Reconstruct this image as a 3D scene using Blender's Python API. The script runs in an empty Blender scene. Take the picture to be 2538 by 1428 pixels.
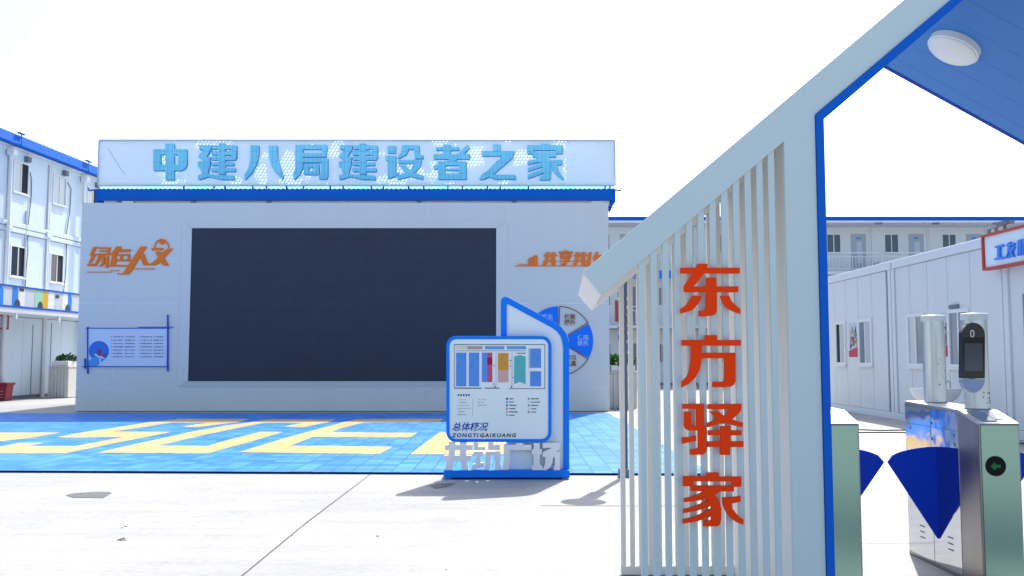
import bpy, bmesh, math, random
from mathutils import Vector, Matrix
R = math.radians
random.seed(7)
scene = bpy.context.scene
COL = scene.collection

# ------------------------------------------------------------------ camera
PW, PH, FPX, CAMH = 2538., 1428., 2300., 1.45
PITCH = math.atan(171 / FPX)
cam_d = bpy.data.cameras.new("camera"); cam = bpy.data.objects.new("camera", cam_d); COL.objects.link(cam)
cam.location = (0, 0, CAMH); cam.rotation_euler = (math.pi / 2 + PITCH, 0, 0)
cam_d.sensor_width = 36; cam_d.lens = 36 * FPX / PW; cam_d.clip_end = 2000; cam_d.clip_start = .05
scene.camera = cam

# ------------------------------------------------------------------ light
SUN_EL, SUN_AZ = R(50), R(19)          # azimuth from +Y towards +X (behind the stage, a little to the right)
w = bpy.data.worlds.new("World"); scene.world = w; w.use_nodes = True
nt = w.node_tree; bg = nt.nodes["Background"]
sky = nt.nodes.new("ShaderNodeTexSky"); sky.sky_type = 'NISHITA'; sky.sun_disc = False
sky.sun_elevation = SUN_EL; sky.sun_rotation = SUN_AZ
sky.air_density = 1.0; sky.dust_density = 2.6; sky.ozone_density = 0.6
nt.links.new(sky.outputs[0], bg.inputs[0]); bg.inputs[1].default_value = 0.15
sl = bpy.data.lights.new("sun", 'SUN'); sl.energy = 3.5; sl.angle = R(.5); sl.color = (1, .96, .9)
so = bpy.data.objects.new("sun", sl); COL.objects.link(so)
sd = Vector((math.sin(SUN_AZ) * math.cos(SUN_EL), math.cos(SUN_AZ) * math.cos(SUN_EL), math.sin(SUN_EL)))
so.rotation_euler = sd.to_track_quat('Z', 'Y').to_euler(); so.location = (10, 40, 40)
scene.view_settings.view_transform = 'Standard'; scene.view_settings.look = 'None'
scene.view_settings.exposure = 0.84; scene.view_settings.gamma = 1
scene.cycles.max_bounces = 8

# ------------------------------------------------------------------ measuring helpers (photo pixel -> point on a known plane of the place)
_c, _s = math.cos(PITCH), math.sin(PITCH)
def ray(px, py):
    u = (px - 1269) / FPX; v = -(py - 714) / FPX
    return (u, _c - _s * v, _s + _c * v)
def at(px, py, Y):
    r = ray(px, py); t = Y / r[1]; return (r[0] * t, Y, CAMH + r[2] * t)
def gnd(px, py, z=0.):
    r = ray(px, py); t = (z - CAMH) / r[2]; return (r[0] * t, r[1] * t, z)
def atx(px, py, X):
    r = ray(px, py); t = X / r[0]; return (X, r[1] * t, CAMH + r[2] * t)

# ------------------------------------------------------------------ object helpers
BASE = {}
class MB:
    def __init__(s): s.v = []; s.f = []
    def box(s, x0, x1, y0, y1, z0, z1):
        n = len(s.v)
        s.v += [(x0,y0,z0),(x1,y0,z0),(x1,y1,z0),(x0,y1,z0),(x0,y0,z1),(x1,y0,z1),(x1,y1,z1),(x0,y1,z1)]
        s.f += [tuple(n+i for i in q) for q in ((0,3,2,1),(4,5,6,7),(0,1,5,4),(1,2,6,5),(2,3,7,6),(3,0,4,7))]; return s
    def poly(s, pts, vec):
        n = len(s.v); k = len(pts); vec = Vector(vec)
        s.v += [tuple(p) for p in pts] + [tuple(Vector(p) + vec) for p in pts]
        s.f.append(tuple(range(n, n+k))); s.f.append(tuple(range(n+2*k-1, n+k-1, -1)))
        for i in range(k):
            j = (i+1) % k; s.f.append((n+i, n+k+i, n+k+j, n+j))
        return s
    def sheet(s, pts):
        n = len(s.v); s.v += [tuple(p) for p in pts]; s.f.append(tuple(range(n, n+len(pts)))); return s
    def ring(s, outer, inner, vec):
        """extruded frame between two loops of equal length"""
        n = len(s.v); k = len(outer); vec = Vector(vec)
        for L in (outer, inner): s.v += [tuple(p) for p in L]
        for L in (outer, inner): s.v += [tuple(Vector(p)+vec) for p in L]
        for i in range(k):
            j = (i+1) % k
            o0,o1,i0,i1 = n+i, n+j, n+k+i, n+k+j
            O0,O1,I0,I1 = [a+2*k for a in (o0,o1,i0,i1)]
            s.f += [(o0,o1,i1,i0),(O0,I0,I1,O1),(o0,O0,O1,o1),(i0,i1,I1,I0)]
        return s
    def tube(s, pts, r, seg=10, r2=None):
        pts = [Vector(p) for p in pts]; n0 = len(s.v); k = len(pts)
        for i, p in enumerate(pts):
            d = (pts[min(i+1,k-1)] - pts[max(i-1,0)]).normalized()
            a = d.orthogonal().normalized() if abs(d.z) < .99 else Vector((1,0,0))
            if abs(d.z) < .99: a = d.cross(Vector((0,0,1))).normalized()
            b = d.cross(a); rr = r if r2 is None else r + (r2-r)*i/(k-1)
            for q in range(seg):
                t = 2*math.pi*q/seg; s.v.append(tuple(p + (a*math.cos(t) + b*math.sin(t))*rr))
        for i in range(k-1):
            for q in range(seg):
                q2 = (q+1) % seg
                s.f.append((n0+i*seg+q, n0+i*seg+q2, n0+(i+1)*seg+q2, n0+(i+1)*seg+q))
        s.f.append(tuple(n0+q for q in range(seg-1,-1,-1))); s.f.append(tuple(n0+(k-1)*seg+q for q in range(seg)))
        return s
    def lathe(s, prof, c, seg=32, sx=1, sy=1):
        n = len(s.v); k = len(prof)
        for r, z in prof:
            for q in range(seg):
                t = 2*math.pi*q/seg; s.v.append((c[0]+r*sx*math.cos(t), c[1]+r*sy*math.sin(t), c[2]+z))
        for i in range(k-1):
            for q in range(seg):
                q2 = (q+1) % seg; s.f.append((n+i*seg+q, n+i*seg+q2, n+(i+1)*seg+q2, n+(i+1)*seg+q))
        s.f.append(tuple(n+q for q in range(seg-1,-1,-1))); s.f.append(tuple(n+(k-1)*seg+q for q in range(seg)))
        return s
    def build(s, name, mat, parent=None, bevel=0, smooth=False, kind=None):
        b = BASE.get(parent.name, Vector((0,0,0))) if parent else Vector((0,0,0))
        me = bpy.data.meshes.new(name)
        me.from_pydata([tuple(Vector(p) - b) for p in s.v], [], s.f); me.validate()
        bm = bmesh.new(); bm.from_mesh(me); bmesh.ops.recalc_face_normals(bm, faces=bm.faces); bm.to_mesh(me); bm.free()
        me.materials.append(mat)
        o = bpy.data.objects.new(name, me); COL.objects.link(o)
        if parent: o.parent = parent
        BASE[o.name] = b
        if bevel:
            m = o.modifiers.new("bevel", 'BEVEL'); m.width = bevel; m.segments = 2; m.limit_method = 'ANGLE'; m.angle_limit = R(40)
        if smooth:
            for p in me.polygons: p.use_smooth = True
            try: me.set_sharp_from_angle(angle=R(35))
            except Exception: pass
        if kind: o["kind"] = kind
        return o
class Fr:
    """a building front: origin, direction along it, outward normal"""
    def __init__(s, o, u, n): s.o = Vector(o); s.u = Vector(u).normalized(); s.n = Vector(n).normalized()
    def p(s, u, n, z): return tuple(s.o + s.u*u + s.n*n + Vector((0,0,z)))
    def box(s, m, u0, u1, n0, n1, z0, z1):
        k = len(m.v)
        m.v += [s.p(u0,n0,z0), s.p(u1,n0,z0), s.p(u1,n1,z0), s.p(u0,n1,z0), s.p(u0,n0,z1), s.p(u1,n0,z1), s.p(u1,n1,z1), s.p(u0,n1,z1)]
        m.f += [tuple(k+i for i in q) for q in ((0,3,2,1),(4,5,6,7),(0,1,5,4),(1,2,6,5),(2,3,7,6),(3,0,4,7))]; return m
def thing(name, label, cat, base, group=None):
    o = bpy.data.objects.new(name, None); COL.objects.link(o); o.location = base; o.empty_display_size = .2
    o["label"] = label; o["category"] = cat
    if group: o["group"] = group
    BASE[o.name] = Vector(base); return o
def tag(o, label, cat, group=None):
    o["label"] = label; o["category"] = cat
    if group: o["group"] = group
    return o
def text(body, pos, size, mat, parent, name="lettering", fat=.0, shear=0., depth=.002, udir=(1,0,0), ndir=(0,-1,0), spacing=1., align='LEFT', sx=1.):
    c = bpy.data.curves.new("t", 'FONT'); c.body = body; c.size = size; c.offset = fat; c.shear = shear; c.extrude = depth
    c.space_character = spacing; c.align_x = align; c.resolution_u = 3
    t = bpy.data.objects.new("t", c); COL.objects.link(t)
    bpy.context.view_layer.update()
    me = bpy.data.meshes.new_from_object(t.evaluated_get(bpy.context.evaluated_depsgraph_get()))
    bpy.data.objects.remove(t)
    b = BASE.get(parent.name, Vector((0,0,0))); U = Vector(udir); N = Vector(ndir); P = Vector(pos)
    for v in me.vertices: v.co = P + U*v.co.x*sx + Vector((0,0,1))*v.co.y + N*v.co.z - b
    me.materials.clear(); me.materials.append(mat)
    o = bpy.data.objects.new(name, me); COL.objects.link(o); o.parent = parent; BASE[o.name] = b; return o

# ------------------------------------------------------------------ materials
def mat(name, col, rough=.5, metal=0., var=.06, scale=3., bump=0., bscale=60., spec=.5, coat=0., transl=0., streak=False):
    m = bpy.data.materials.new(name); m.use_nodes = True; n = m.node_tree.nodes; l = m.node_tree.links
    p = n["Principled BSDF"]; p.inputs["Roughness"].default_value = rough; p.inputs["Metallic"].default_value = metal
    p.inputs["Specular IOR Level"].default_value = spec; p.inputs["Coat Weight"].default_value = coat
    tc = n.new("ShaderNodeTexCoord"); mp = n.new("ShaderNodeMapping"); l.new(tc.outputs["Object"], mp.inputs[0])
    if streak: mp.inputs["Scale"].default_value = (3, 3, .25)
    no = n.new("ShaderNodeTexNoise"); no.inputs["Scale"].default_value = scale; no.inputs["Detail"].default_value = 6
    no.inputs["Roughness"].default_value = .6; l.new(mp.outputs[0], no.inputs[0])
    mx = n.new("ShaderNodeMix"); mx.data_type = 'RGBA'; l.new(no.outputs[0], mx.inputs[0])
    mx.inputs[6].default_value = tuple(min(1, c*(1-var*1.6)) for c in col) + (1,)
    mx.inputs[7].default_value = tuple(min(1, c*(1+var)) for c in col) + (1,)
    l.new(mx.outputs[2], p.inputs["Base Color"])
    rr = n.new("ShaderNodeMapRange"); l.new(no.outputs[0], rr.inputs[0]); rr.inputs[3].default_value = max(0, rough-.07); rr.inputs[4].default_value = min(1, rough+.09)
    l.new(rr.outputs[0], p.inputs["Roughness"])
    if bump:
        n2 = n.new("ShaderNodeTexNoise"); n2.inputs["Scale"].default_value = bscale; n2.inputs["Detail"].default_value = 4; l.new(mp.outputs[0], n2.inputs[0])
        bp = n.new("ShaderNodeBump"); bp.inputs["Strength"].default_value = bump; bp.inputs["Distance"].default_value = .01
        l.new(n2.outputs[0], bp.inputs["Height"]); l.new(bp.outputs[0], p.inputs["Normal"])
    if transl:
        tr = n.new("ShaderNodeBsdfTranslucent"); l.new(mx.outputs[2], tr.inputs[0]); ms = n.new("ShaderNodeMixShader"); ms.inputs[0].default_value = transl
        l.new(p.outputs[0], ms.inputs[1]); l.new(tr.outputs[0], ms.inputs[2]); l.new(ms.outputs[0], n["Material Output"].inputs[0])
    return m
def tile_mat(name, c1, c2, gap, size, mortar=.02, rough=.45, lo=.86, hi=1.10):
    m = bpy.data.materials.new(name); m.use_nodes = True; n = m.node_tree.nodes; l = m.node_tree.links; p = n["Principled BSDF"]
    p.inputs["Roughness"].default_value = rough; p.inputs["Specular IOR Level"].default_value = .12
    tc = n.new("ShaderNodeTexCoord"); br = n.new("ShaderNodeTexBrick"); l.new(tc.outputs["Object"], br.inputs[0])
    br.offset = 0; br.squash = 1; br.inputs["Scale"].default_value = 1; br.inputs["Brick Width"].default_value = size; br.inputs["Row Height"].default_value = size
    br.inputs["Mortar Size"].default_value = size*mortar; br.inputs["Mortar Smooth"].default_value = .3
    br.inputs["Color1"].default_value = c1 + (1,); br.inputs["Color2"].default_value = c2 + (1,); br.inputs["Mortar"].default_value = gap + (1,)
    no = n.new("ShaderNodeTexNoise"); no.inputs["Scale"].default_value = 1.1; no.inputs["Detail"].default_value = 7; l.new(tc.outputs["Object"], no.inputs[0])
    hs = n.new("ShaderNodeHueSaturation"); l.new(br.outputs[0], hs.inputs["Color"])
    mr = n.new("ShaderNodeMapRange"); l.new(no.outputs[0], mr.inputs[0]); mr.inputs[1].default_value = .3; mr.inputs[2].default_value = .7; mr.inputs[3].default_value = lo; mr.inputs[4].default_value = hi
    l.new(mr.outputs[0], hs.inputs["Value"]); l.new(hs.outputs[0], p.inputs["Base Color"])
    bp = n.new("ShaderNodeBump"); bp.inputs["Strength"].default_value = .5; bp.inputs["Distance"].default_value = .01; bp.invert = True
    l.new(br.outputs["Fac"], bp.inputs["Height"]); l.new(bp.outputs[0], p.inputs["Normal"])
    return m

M = {}
M['white'] = mat("white_paint", (.78,.79,.79), .42, var=.03, scale=1.2)
M['wallpanel'] = mat("wall_panel", (.69,.715,.685), .5, var=.03, scale=.7, streak=True)
M['groove'] = mat("panel_joint", (.84,.86,.88), .6)
M['gate'] = mat("gate_cladding", (.575,.69,.715), .5, var=.03, scale=1.5, spec=.3)
M['slatback'] = mat("slat_paint", (.84,.825,.79), .5, var=.03, scale=2, spec=.3)
M['cont'] = mat("container_panel", (.69,.725,.755), .5, var=.04, scale=.9, streak=True, spec=.3)
M['contd'] = mat("container_frame", (.70,.74,.78), .5, var=.05, scale=2)
M['contl'] = mat("container_panel_sun_tint", (.68,.79,.89), .5, var=.04, scale=.9, streak=True, spec=.3)  # brighter, bluer copy of the panel: sunlight on the left block put into colour
M['seam'] = mat("dark_seam", (.20,.23,.28), .8)
M['blue'] = mat("blue_paint", (.004,.12,.60), .55, var=.05, scale=1.5, spec=.12)
M['bluefascia'] = mat("blue_fascia", (.004,.12,.56), .6, var=.08, scale=1, spec=.1)
M['blueroof'] = mat("blue_roof_sheet", (.20,.56,.85), .45, var=.08)
M['kiosk'] = mat("kiosk_blue", (.004,.21,.90), .5, var=.02, scale=2, spec=.15)
M['kioskw'] = mat("kiosk_white", (.77,.875,.94), .35, var=.02, scale=1, spec=.3)
M['orange'] = mat("orange_acrylic", (.94,.055,.003), .55, var=.03, scale=4, spec=.1)
M['orangel'] = mat("orange_letter", (.98,.22,.02), .55, var=.06, scale=4, spec=.2)
M['brownline'] = mat("copper_line", (.22,.07,.03), .4)
M['navy'] = mat("navy_ink", (.008,.05,.34), .6, spec=.1)
M['ink'] = mat("dark_ink", (.03,.035,.05), .6)
M['inkl'] = mat("grey_ink", (.16,.18,.22), .6)
M['wing'] = mat("wing_blue", (.002,.045,.56), .42, var=.03, scale=3, spec=.12)
M['blackgl'] = mat("black_glass", (.006,.007,.010), .08, var=.02)
M['glass'] = mat("window_glass", (.035,.05,.07), .06, var=.1, scale=.6, spec=.6)
M['pale_glass'] = mat("curtain_and_reflection_glass", (.55,.60,.64), .12, var=.08, scale=1.5)  # pale curtains; on the service block it paints reflections in the glass
M['glassmid'] = mat("slate_reflection_glass", (.20,.26,.33), .08, var=.1, scale=1.2)  # mid tone paints the duller reflections in the service block windows
M['glassb'] = mat("blue_grey_glass", (.07,.105,.16), .12, var=.15, scale=.8)
M['open'] = mat("room_and_foot_shade", (.012,.016,.026), .9)  # near black stands for unlit rooms and the shade at the wall foot
M['red'] = mat("red_paint", (.45,.035,.03), .45, var=.06)
M['bin'] = mat("bin_plastic", (.30,.012,.03), .4, var=.1, scale=5)
M['post'] = mat("slate_metal", (.085,.12,.20), .45, var=.06)
M['plantw'] = mat("planter_wood", (.62,.61,.58), .6, var=.1, scale=4)
M['leaf'] = mat("leaf", (.05,.17,.025), .5, var=.4, scale=9, transl=.25)
M['leafd'] = mat("leaf_dark", (.03,.10,.025), .5, var=.4, scale=9, transl=.2)
M['ceramic'] = mat("ceramic", (.72,.74,.76), .15, var=.03)
M['chrome'] = mat("chrome", (.6,.62,.65), .12, metal=1)
M['soffit'] = mat("soffit_blue", (.06,.21,.56), .55, var=.04, scale=2, spec=.2)
M['opal'] = mat("opal_plastic", (.72,.76,.78), .4, var=.02)
M['rubber'] = mat("cable_rubber", (.03,.03,.035), .6)
M['steelg'] = mat("steel_front_green_reflection", (.30,.475,.395), .24, metal=.85, var=.05, scale=2.5, streak=True)  # green in the base colour stands in for a green reflection
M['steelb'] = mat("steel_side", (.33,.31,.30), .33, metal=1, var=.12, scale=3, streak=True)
M['steelt'] = mat("steel_top", (.72,.73,.74), .35, metal=.6, var=.05, scale=4)
M['cyl'] = mat("cylinder_silver", (.58,.64,.65), .30, metal=.75, var=.06, scale=5, bump=.02, bscale=90)

# mirror steel with a faint waviness
m = M['mirror'] = mat("mirror_steel", (.62,.64,.68), .04, metal=1, var=.03, scale=2)
n = m.node_tree.nodes; l = m.node_tree.links
wn = n.new("ShaderNodeTexNoise"); wn.inputs["Scale"].default_value = 3.2; wn.inputs["Detail"].default_value = 2
wb = n.new("ShaderNodeBump"); wb.inputs["Strength"].default_value = .12; wb.inputs["Distance"].default_value = .03
tcx = n.new("ShaderNodeTexCoord"); l.new(tcx.outputs["Object"], wn.inputs[0]); l.new(wn.outputs[0], wb.inputs["Height"]); l.new(wb.outputs[0], n["Principled BSDF"].inputs["Normal"])

# LED screen: fine module grid
m = M['led'] = tile_mat("led_screen", (.047,.057,.079), (.048,.058,.080), (.0455,.055,.077), .32, .02, .6, .97, 1.03)
# concrete
m = M['ground'] = bpy.data.materials.new("concrete"); m.use_nodes = True; n = m.node_tree.nodes; l = m.node_tree.links; p = n["Principled BSDF"]
tc = n.new("ShaderNodeTexCoord"); p.inputs["Roughness"].default_value = .75
n1 = n.new("ShaderNodeTexNoise"); n1.inputs["Scale"].default_value = .35; n1.inputs["Detail"].default_value = 9; n1.inputs["Roughness"].default_value = .65
n2 = n.new("ShaderNodeTexNoise"); n2.inputs["Scale"].default_value = 14; n2.inputs["Detail"].default_value = 8
n3 = n.new("ShaderNodeTexVoronoi"); n3.inputs["Scale"].default_value = 1.6
for q in (n1, n2, n3): l.new(tc.outputs["Object"], q.inputs["Vector"])
r1 = n.new("ShaderNodeValToRGB"); l.new(n1.outputs[0], r1.inputs[0])
r1.color_ramp.elements[0].position = .3; r1.color_ramp.elements[0].color = (.318,.33,.327,1)
r1.color_ramp.elements[1].position = .62; r1.color_ramp.elements[1].color = (.45,.448,.435,1)
mx = n.new("ShaderNodeMix"); mx.data_type = 'RGBA'; mx.blend_type = 'MULTIPLY'; mx.inputs[0].default_value = .3
l.new(r1.outputs[0], mx.inputs[6]); l.new(n2.outputs[0], mx.inputs[7])
r3 = n.new("ShaderNodeMapRange"); l.new(n3.outputs["Distance"], r3.inputs[0]); r3.inputs[1].default_value = .012; r3.inputs[2].default_value = .03; r3.inputs[3].default_value = .35; r3.inputs[4].default_value = 1
m2 = n.new("ShaderNodeMix"); m2.data_type = 'RGBA'; m2.blend_type = 'MULTIPLY'; m2.inputs[0].default_value = 1
l.new(mx.outputs[2], m2.inputs[6]); l.new(r3.outputs[0], m2.inputs[7]); l.new(m2.outputs[2], p.inputs["Base Color"])
mps = n.new("ShaderNodeMapping"); mps.inputs["Scale"].default_value = (.22, 2.6, 1); mps.inputs["Rotation"].default_value = (0,0,R(8)); l.new(tc.outputs["Object"], mps.inputs[0])
n4 = n.new("ShaderNodeTexNoise"); n4.inputs["Scale"].default_value = 1.6; n4.inputs["Detail"].default_value = 10; n4.inputs["Roughness"].default_value = .7; l.new(mps.outputs[0], n4.inputs["Vector"])
r4 = n.new("ShaderNodeMapRange"); l.new(n4.outputs[0], r4.inputs[0]); r4.inputs[1].default_value = .32; r4.inputs[2].default_value = .6; r4.inputs[3].default_value = .90; r4.inputs[4].default_value = 1.04
m4 = n.new("ShaderNodeMix"); m4.data_type = 'RGBA'; m4.blend_type = 'MULTIPLY'; m4.inputs[0].default_value = 1; l.new(m2.outputs[2], m4.inputs[6]); l.new(r4.outputs[0], m4.inputs[7]); l.new(m4.outputs[2], p.inputs["Base Color"])
bp = n.new("ShaderNodeBump"); bp.inputs["Strength"].default_value = .25; bp.inputs["Distance"].default_value = .01; l.new(n2.outputs[0], bp.inputs["Height"]); l.new(bp.outputs[0], p.inputs["Normal"])
M['stain'] = mat("oil_stain", (.12,.125,.13), .6, var=.2, scale=5)
M['joint'] = mat("joint_filler", (.10,.085,.07), .8)
M['mat_b'] = tile_mat("blue_floor_tile", (.032,.205,.74), (.09,.32,.82), (.02,.15,.60), .25, .035)
M['mat_y'] = tile_mat("yellow_floor_tile", (.64,.45,.20), (.70,.51,.24), (.52,.35,.16), .25, .035)
M['mat_edge'] = mat("tile_edge_shade", (.004,.022,.11), .6, spec=.1)  # shade on the flooring's side faces is painted in as dark navy

# roof sign board: pale perforated sheet, light comes through it
def board_mat(name, col, lo, hi, pitch, rad, transl):
    m = mat(name, col, .45, var=.05, scale=.5, transl=transl); n = m.node_tree.nodes; l = m.node_tree.links
    out = n["Material Output"]; src = out.inputs[0].links[0].from_socket
    tc = n.new("ShaderNodeTexCoord"); sp = n.new("ShaderNodeSeparateXYZ"); l.new(tc.outputs["Object"], sp.inputs[0])
    def mth(op, a, b=None):
        q = n.new("ShaderNodeMath"); q.operation = op
        for i, x in enumerate((a, b)):
            if x is None: continue
            if hasattr(x, 'links'): l.new(x, q.inputs[i])
            else: q.inputs[i].default_value = x
        return q.outputs[0]
    zz = mth('DIVIDE', sp.outputs[2], pitch*.866); row = mth('FLOOR', zz); odd = mth('MULTIPLY', mth('MODULO', mth('ABSOLUTE', row), 2.), .5)
    xx = mth('ADD', mth('DIVIDE', sp.outputs[0], pitch), odd)
    fx = mth('MULTIPLY', mth('SUBTRACT', mth('FRACT', xx), .5), pitch); fz = mth('MULTIPLY', mth('SUBTRACT', mth('FRACT', zz), .5), pitch*.866)
    d = mth('SQRT', mth('ADD', mth('MULTIPLY', fx, fx), mth('MULTIPLY', fz, fz)))
    hole = mth('LESS_THAN', d, rad)
    inside = mth('MULTIPLY', mth('GREATER_THAN', sp.outputs[0], lo), mth('LESS_THAN', sp.outputs[0], hi))
    no = n.new("ShaderNodeTexNoise"); no.inputs["Scale"].default_value = 1.3; l.new(tc.outputs["Object"], no.inputs[0])
    fac = mth('MULTIPLY', mth('MULTIPLY', hole, inside), mth('GREATER_THAN', no.outputs[0], .54))
    tp = n.new("ShaderNodeBsdfTransparent"); ms = n.new("ShaderNodeMixShader"); l.new(fac, ms.inputs[0]); l.new(src, ms.inputs[1]); l.new(tp.outputs[0], ms.inputs[2]); l.new(ms.outputs[0], out.inputs[0])
    return m
M['board'] = board_mat("sign_board_sheet", (.74,.80,.86), -6.1, 6.25, .105, .022, .42)
m = M['rletter'] = tile_mat("ribbed_blue_letter", (.27,.80,.98), (.34,.85,.99), (.07,.40,.80), .12, .03, .5, .95, 1.05)
# rib the letters vertically: the brick pattern must run in x/z
n = m.node_tree.nodes; l = m.node_tree.links; br = [x for x in n if x.type == 'TEX_BRICK'][0]; mp = n.new("ShaderNodeMapping"); mp.inputs["Rotation"].default_value = (R(-90), 0, 0)
l.new([x for x in n if x.type == 'TEX_COORD'][0].outputs["Object"], mp.inputs[0]); l.new(mp.outputs[0], br.inputs[0]); br.inputs["Row Height"].default_value = .33
out = n["Material Output"]; pr = n["Principled BSDF"]; tr = n.new("ShaderNodeBsdfTranslucent"); tr.inputs[0].default_value = (.3,.72,.98,1); ms = n.new("ShaderNodeMixShader"); ms.inputs[0].default_value = .08
l.new(pr.outputs[0], ms.inputs[1]); l.new(tr.outputs[0], ms.inputs[2]); l.new(ms.outputs[0], out.inputs[0])

def emis(name, col, s):
    m = bpy.data.materials.new(name); m.use_nodes = True; p = m.node_tree.nodes["Principled BSDF"]
    p.inputs["Base Color"].default_value = col + (1,); p.inputs["Emission Color"].default_value = col + (1,); p.inputs["Emission Strength"].default_value = s; return m
M['led_green'] = emis("green_led", (.02,.34,.10), .2)
def flat(name, col, rough=.5): 
    if name not in M: M[name] = mat(name, col, rough, var=.03, spec=.5 if rough < .4 else .15)
    return M[name]

# ================================================================== SETTING
S = 300
g = MB().sheet([(-S,-S,0),(S,-S,0),(S,S,0),(-S,S,0)]).build("ground", M['ground'], kind="structure")
def strip(m, a, b, wd, z):
    a = Vector(a); b = Vector(b); d = (b-a).normalized(); q = Vector((-d.y, d.x, 0))*wd/2
    m.sheet([tuple(a+q)[:2]+(z,), tuple(b+q)[:2]+(z,), tuple(b-q)[:2]+(z,), tuple(a-q)[:2]+(z,)])
jm = MB()
strip(jm, gnd(918,1176), gnd(760,1296), .014, .004); strip(jm, gnd(760,1296), gnd(590,1436), .012, .004)
strip(jm, gnd(1338,1254), gnd(1720,1255), .02, .004)
strip(jm, gnd(2085,1347), gnd(2560,1351), .008, .004)
strip(jm, gnd(1500,1030), gnd(2000,1030), .02, .004)
jm.build("expansion_joint", M['joint'], g)
sm = MB()
sm.sheet([gnd(x, y, .004) for x, y in ((163,1227),(185,1222),(235,1219),(272,1219),(277,1222),(268,1227),(255,1234),(225,1233),(180,1233))])
sm.sheet([gnd(x, y, .004) for x, y in ((1062,1203),(1085,1198),(1130,1198),(1110,1206),(1080,1211))])
sm.build("stain", M['stain'], g)
dm = MB(); rr_ = random.Random(12)
for px, py, k_ in ((300,1339,9),(310,1335,6),(303,1306,3),(8,1255,2),(935,1332,2),(1110,1410,1)):
    for _ in range(k_):
        c_ = gnd(px+rr_.uniform(-10,10), py+rr_.uniform(-3,3), .003); a = rr_.uniform(0,3.1); L_ = rr_.uniform(.005,.017); W_ = rr_.uniform(.002,.005)
        u_ = Vector((math.cos(a),math.sin(a),0)); v_ = Vector((-math.sin(a),math.cos(a),0)); C_ = Vector(c_)
        dm.poly([tuple(C_+u_*L_), tuple(C_+v_*W_), tuple(C_-u_*L_), tuple(C_-v_*W_)], (0,0,.004))
dm.build("litter", M['joint'], g)["kind"] = "stuff"

# blue plaza flooring
cf = MB().poly([(-19,12.25,0),(.65,11.55,0),(2.46,11.50,0),(2.46,23.75,0),(-19,23.75,0)], (0,0,.028)).build("plaza_flooring", M['mat_b'], kind="structure")
cf.data.materials.append(M['mat_edge'])
for f in cf.data.polygons:
    if abs(f.normal.z) < .5: f.material_index = 1
k1 = 640/2538
def z1(x, y): return gnd(x*k1, 1010+y*k1, .032)
def z2(x, y): return gnd(560+x*k1, 1010+y*k1, .032)
ym = MB()
ym.sheet([z1(*q) for q in ((-300,247),(595,247),(300,300),(0,332),(-300,352))])
ym.sheet([z1(*q) for q in ((-300,450),(640,450),(850,408),(1150,345),(1280,322),(1480,283),(1690,240),(1110,237),(1400,195),(1690,148),(2330,148),(2450,114),(1760,112),(1460,145),(1100,205),(870,235),(560,292),(720,296),(1215,290),(1000,330),(740,380),(270,382),(430,350),(190,348),(0,385),(-300,440))])
ym.sheet([z1(*q) for q in ((955,445),(2050,449),(2220,402),(2500,325),(2780,240),(2570,238),(2220,325),(2050,378),(1560,373),(2000,272),(2220,225),(2600,150),(3210,150),(3310,119),(2630,116),(2440,150),(2220,178),(1900,235),(1450,335),(1250,378))])
ym.sheet([z1(*q) for q in ((1780,189),(1920,196),(2280,150),(2050,150))])
ym.sheet([z2(*q) for q in ((575,187),(760,196),(960,150),(770,150))])
ym.sheet([z2(*q) for q in ((130,440),(1510,456),(1640,385),(640,375),(850,290),(1810,294),(1880,250),(1030,243),(1130,205),(1360,146),(2100,141),(2140,110),(1280,115),(1080,165),(900,215),(600,295),(350,370))])
ym.sheet([z2(*q) for q in ((1810,460),(2750,460),(2750,250),(2100,245))])
ym.build("yellow_lettering", M['mat_y'], cf)

# ------------------------------------------------------------------ shared window builder (parts of a building)
def window(F, par, u0, u1, z0, z1, kind='dark', n=.0, fr=.05, glass2=None, name="window"):
    m = MB(); a = fr
    F.box(m,u0,u0+a,n-.03,n+.035,z0,z1); F.box(m,u1-a,u1,n-.03,n+.035,z0,z1)
    F.box(m,u0+a,u1-a,n-.03,n+.035,z0,z0+a); F.box(m,u0+a,u1-a,n-.03,n+.035,z1-a,z1)
    um = (u0+u1)/2; F.box(m,um-.022,um+.022,n-.03,n+.03,z0+a,z1-a)
    wv = m.build(name, M['white'], par)
    g1 = MB(); F.box(g1,u0+a,um-.022,n-.028,n+.012,z0+a,z1-a); g1.build("pane", M['glass'] if kind == 'dark' else M[kind], wv)
    g2 = MB(); F.box(g2,um+.022,u1-a,n-.028,n+.004,z0+a,z1-a); g2.build("pane", glass2 or M['glass'], wv)
    s = MB(); F.box(s,u0-.03,u1+.03,n+.036,n+.075,z0-.035,z0); s.build("sill", M['white'], wv)
    return wv

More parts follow.
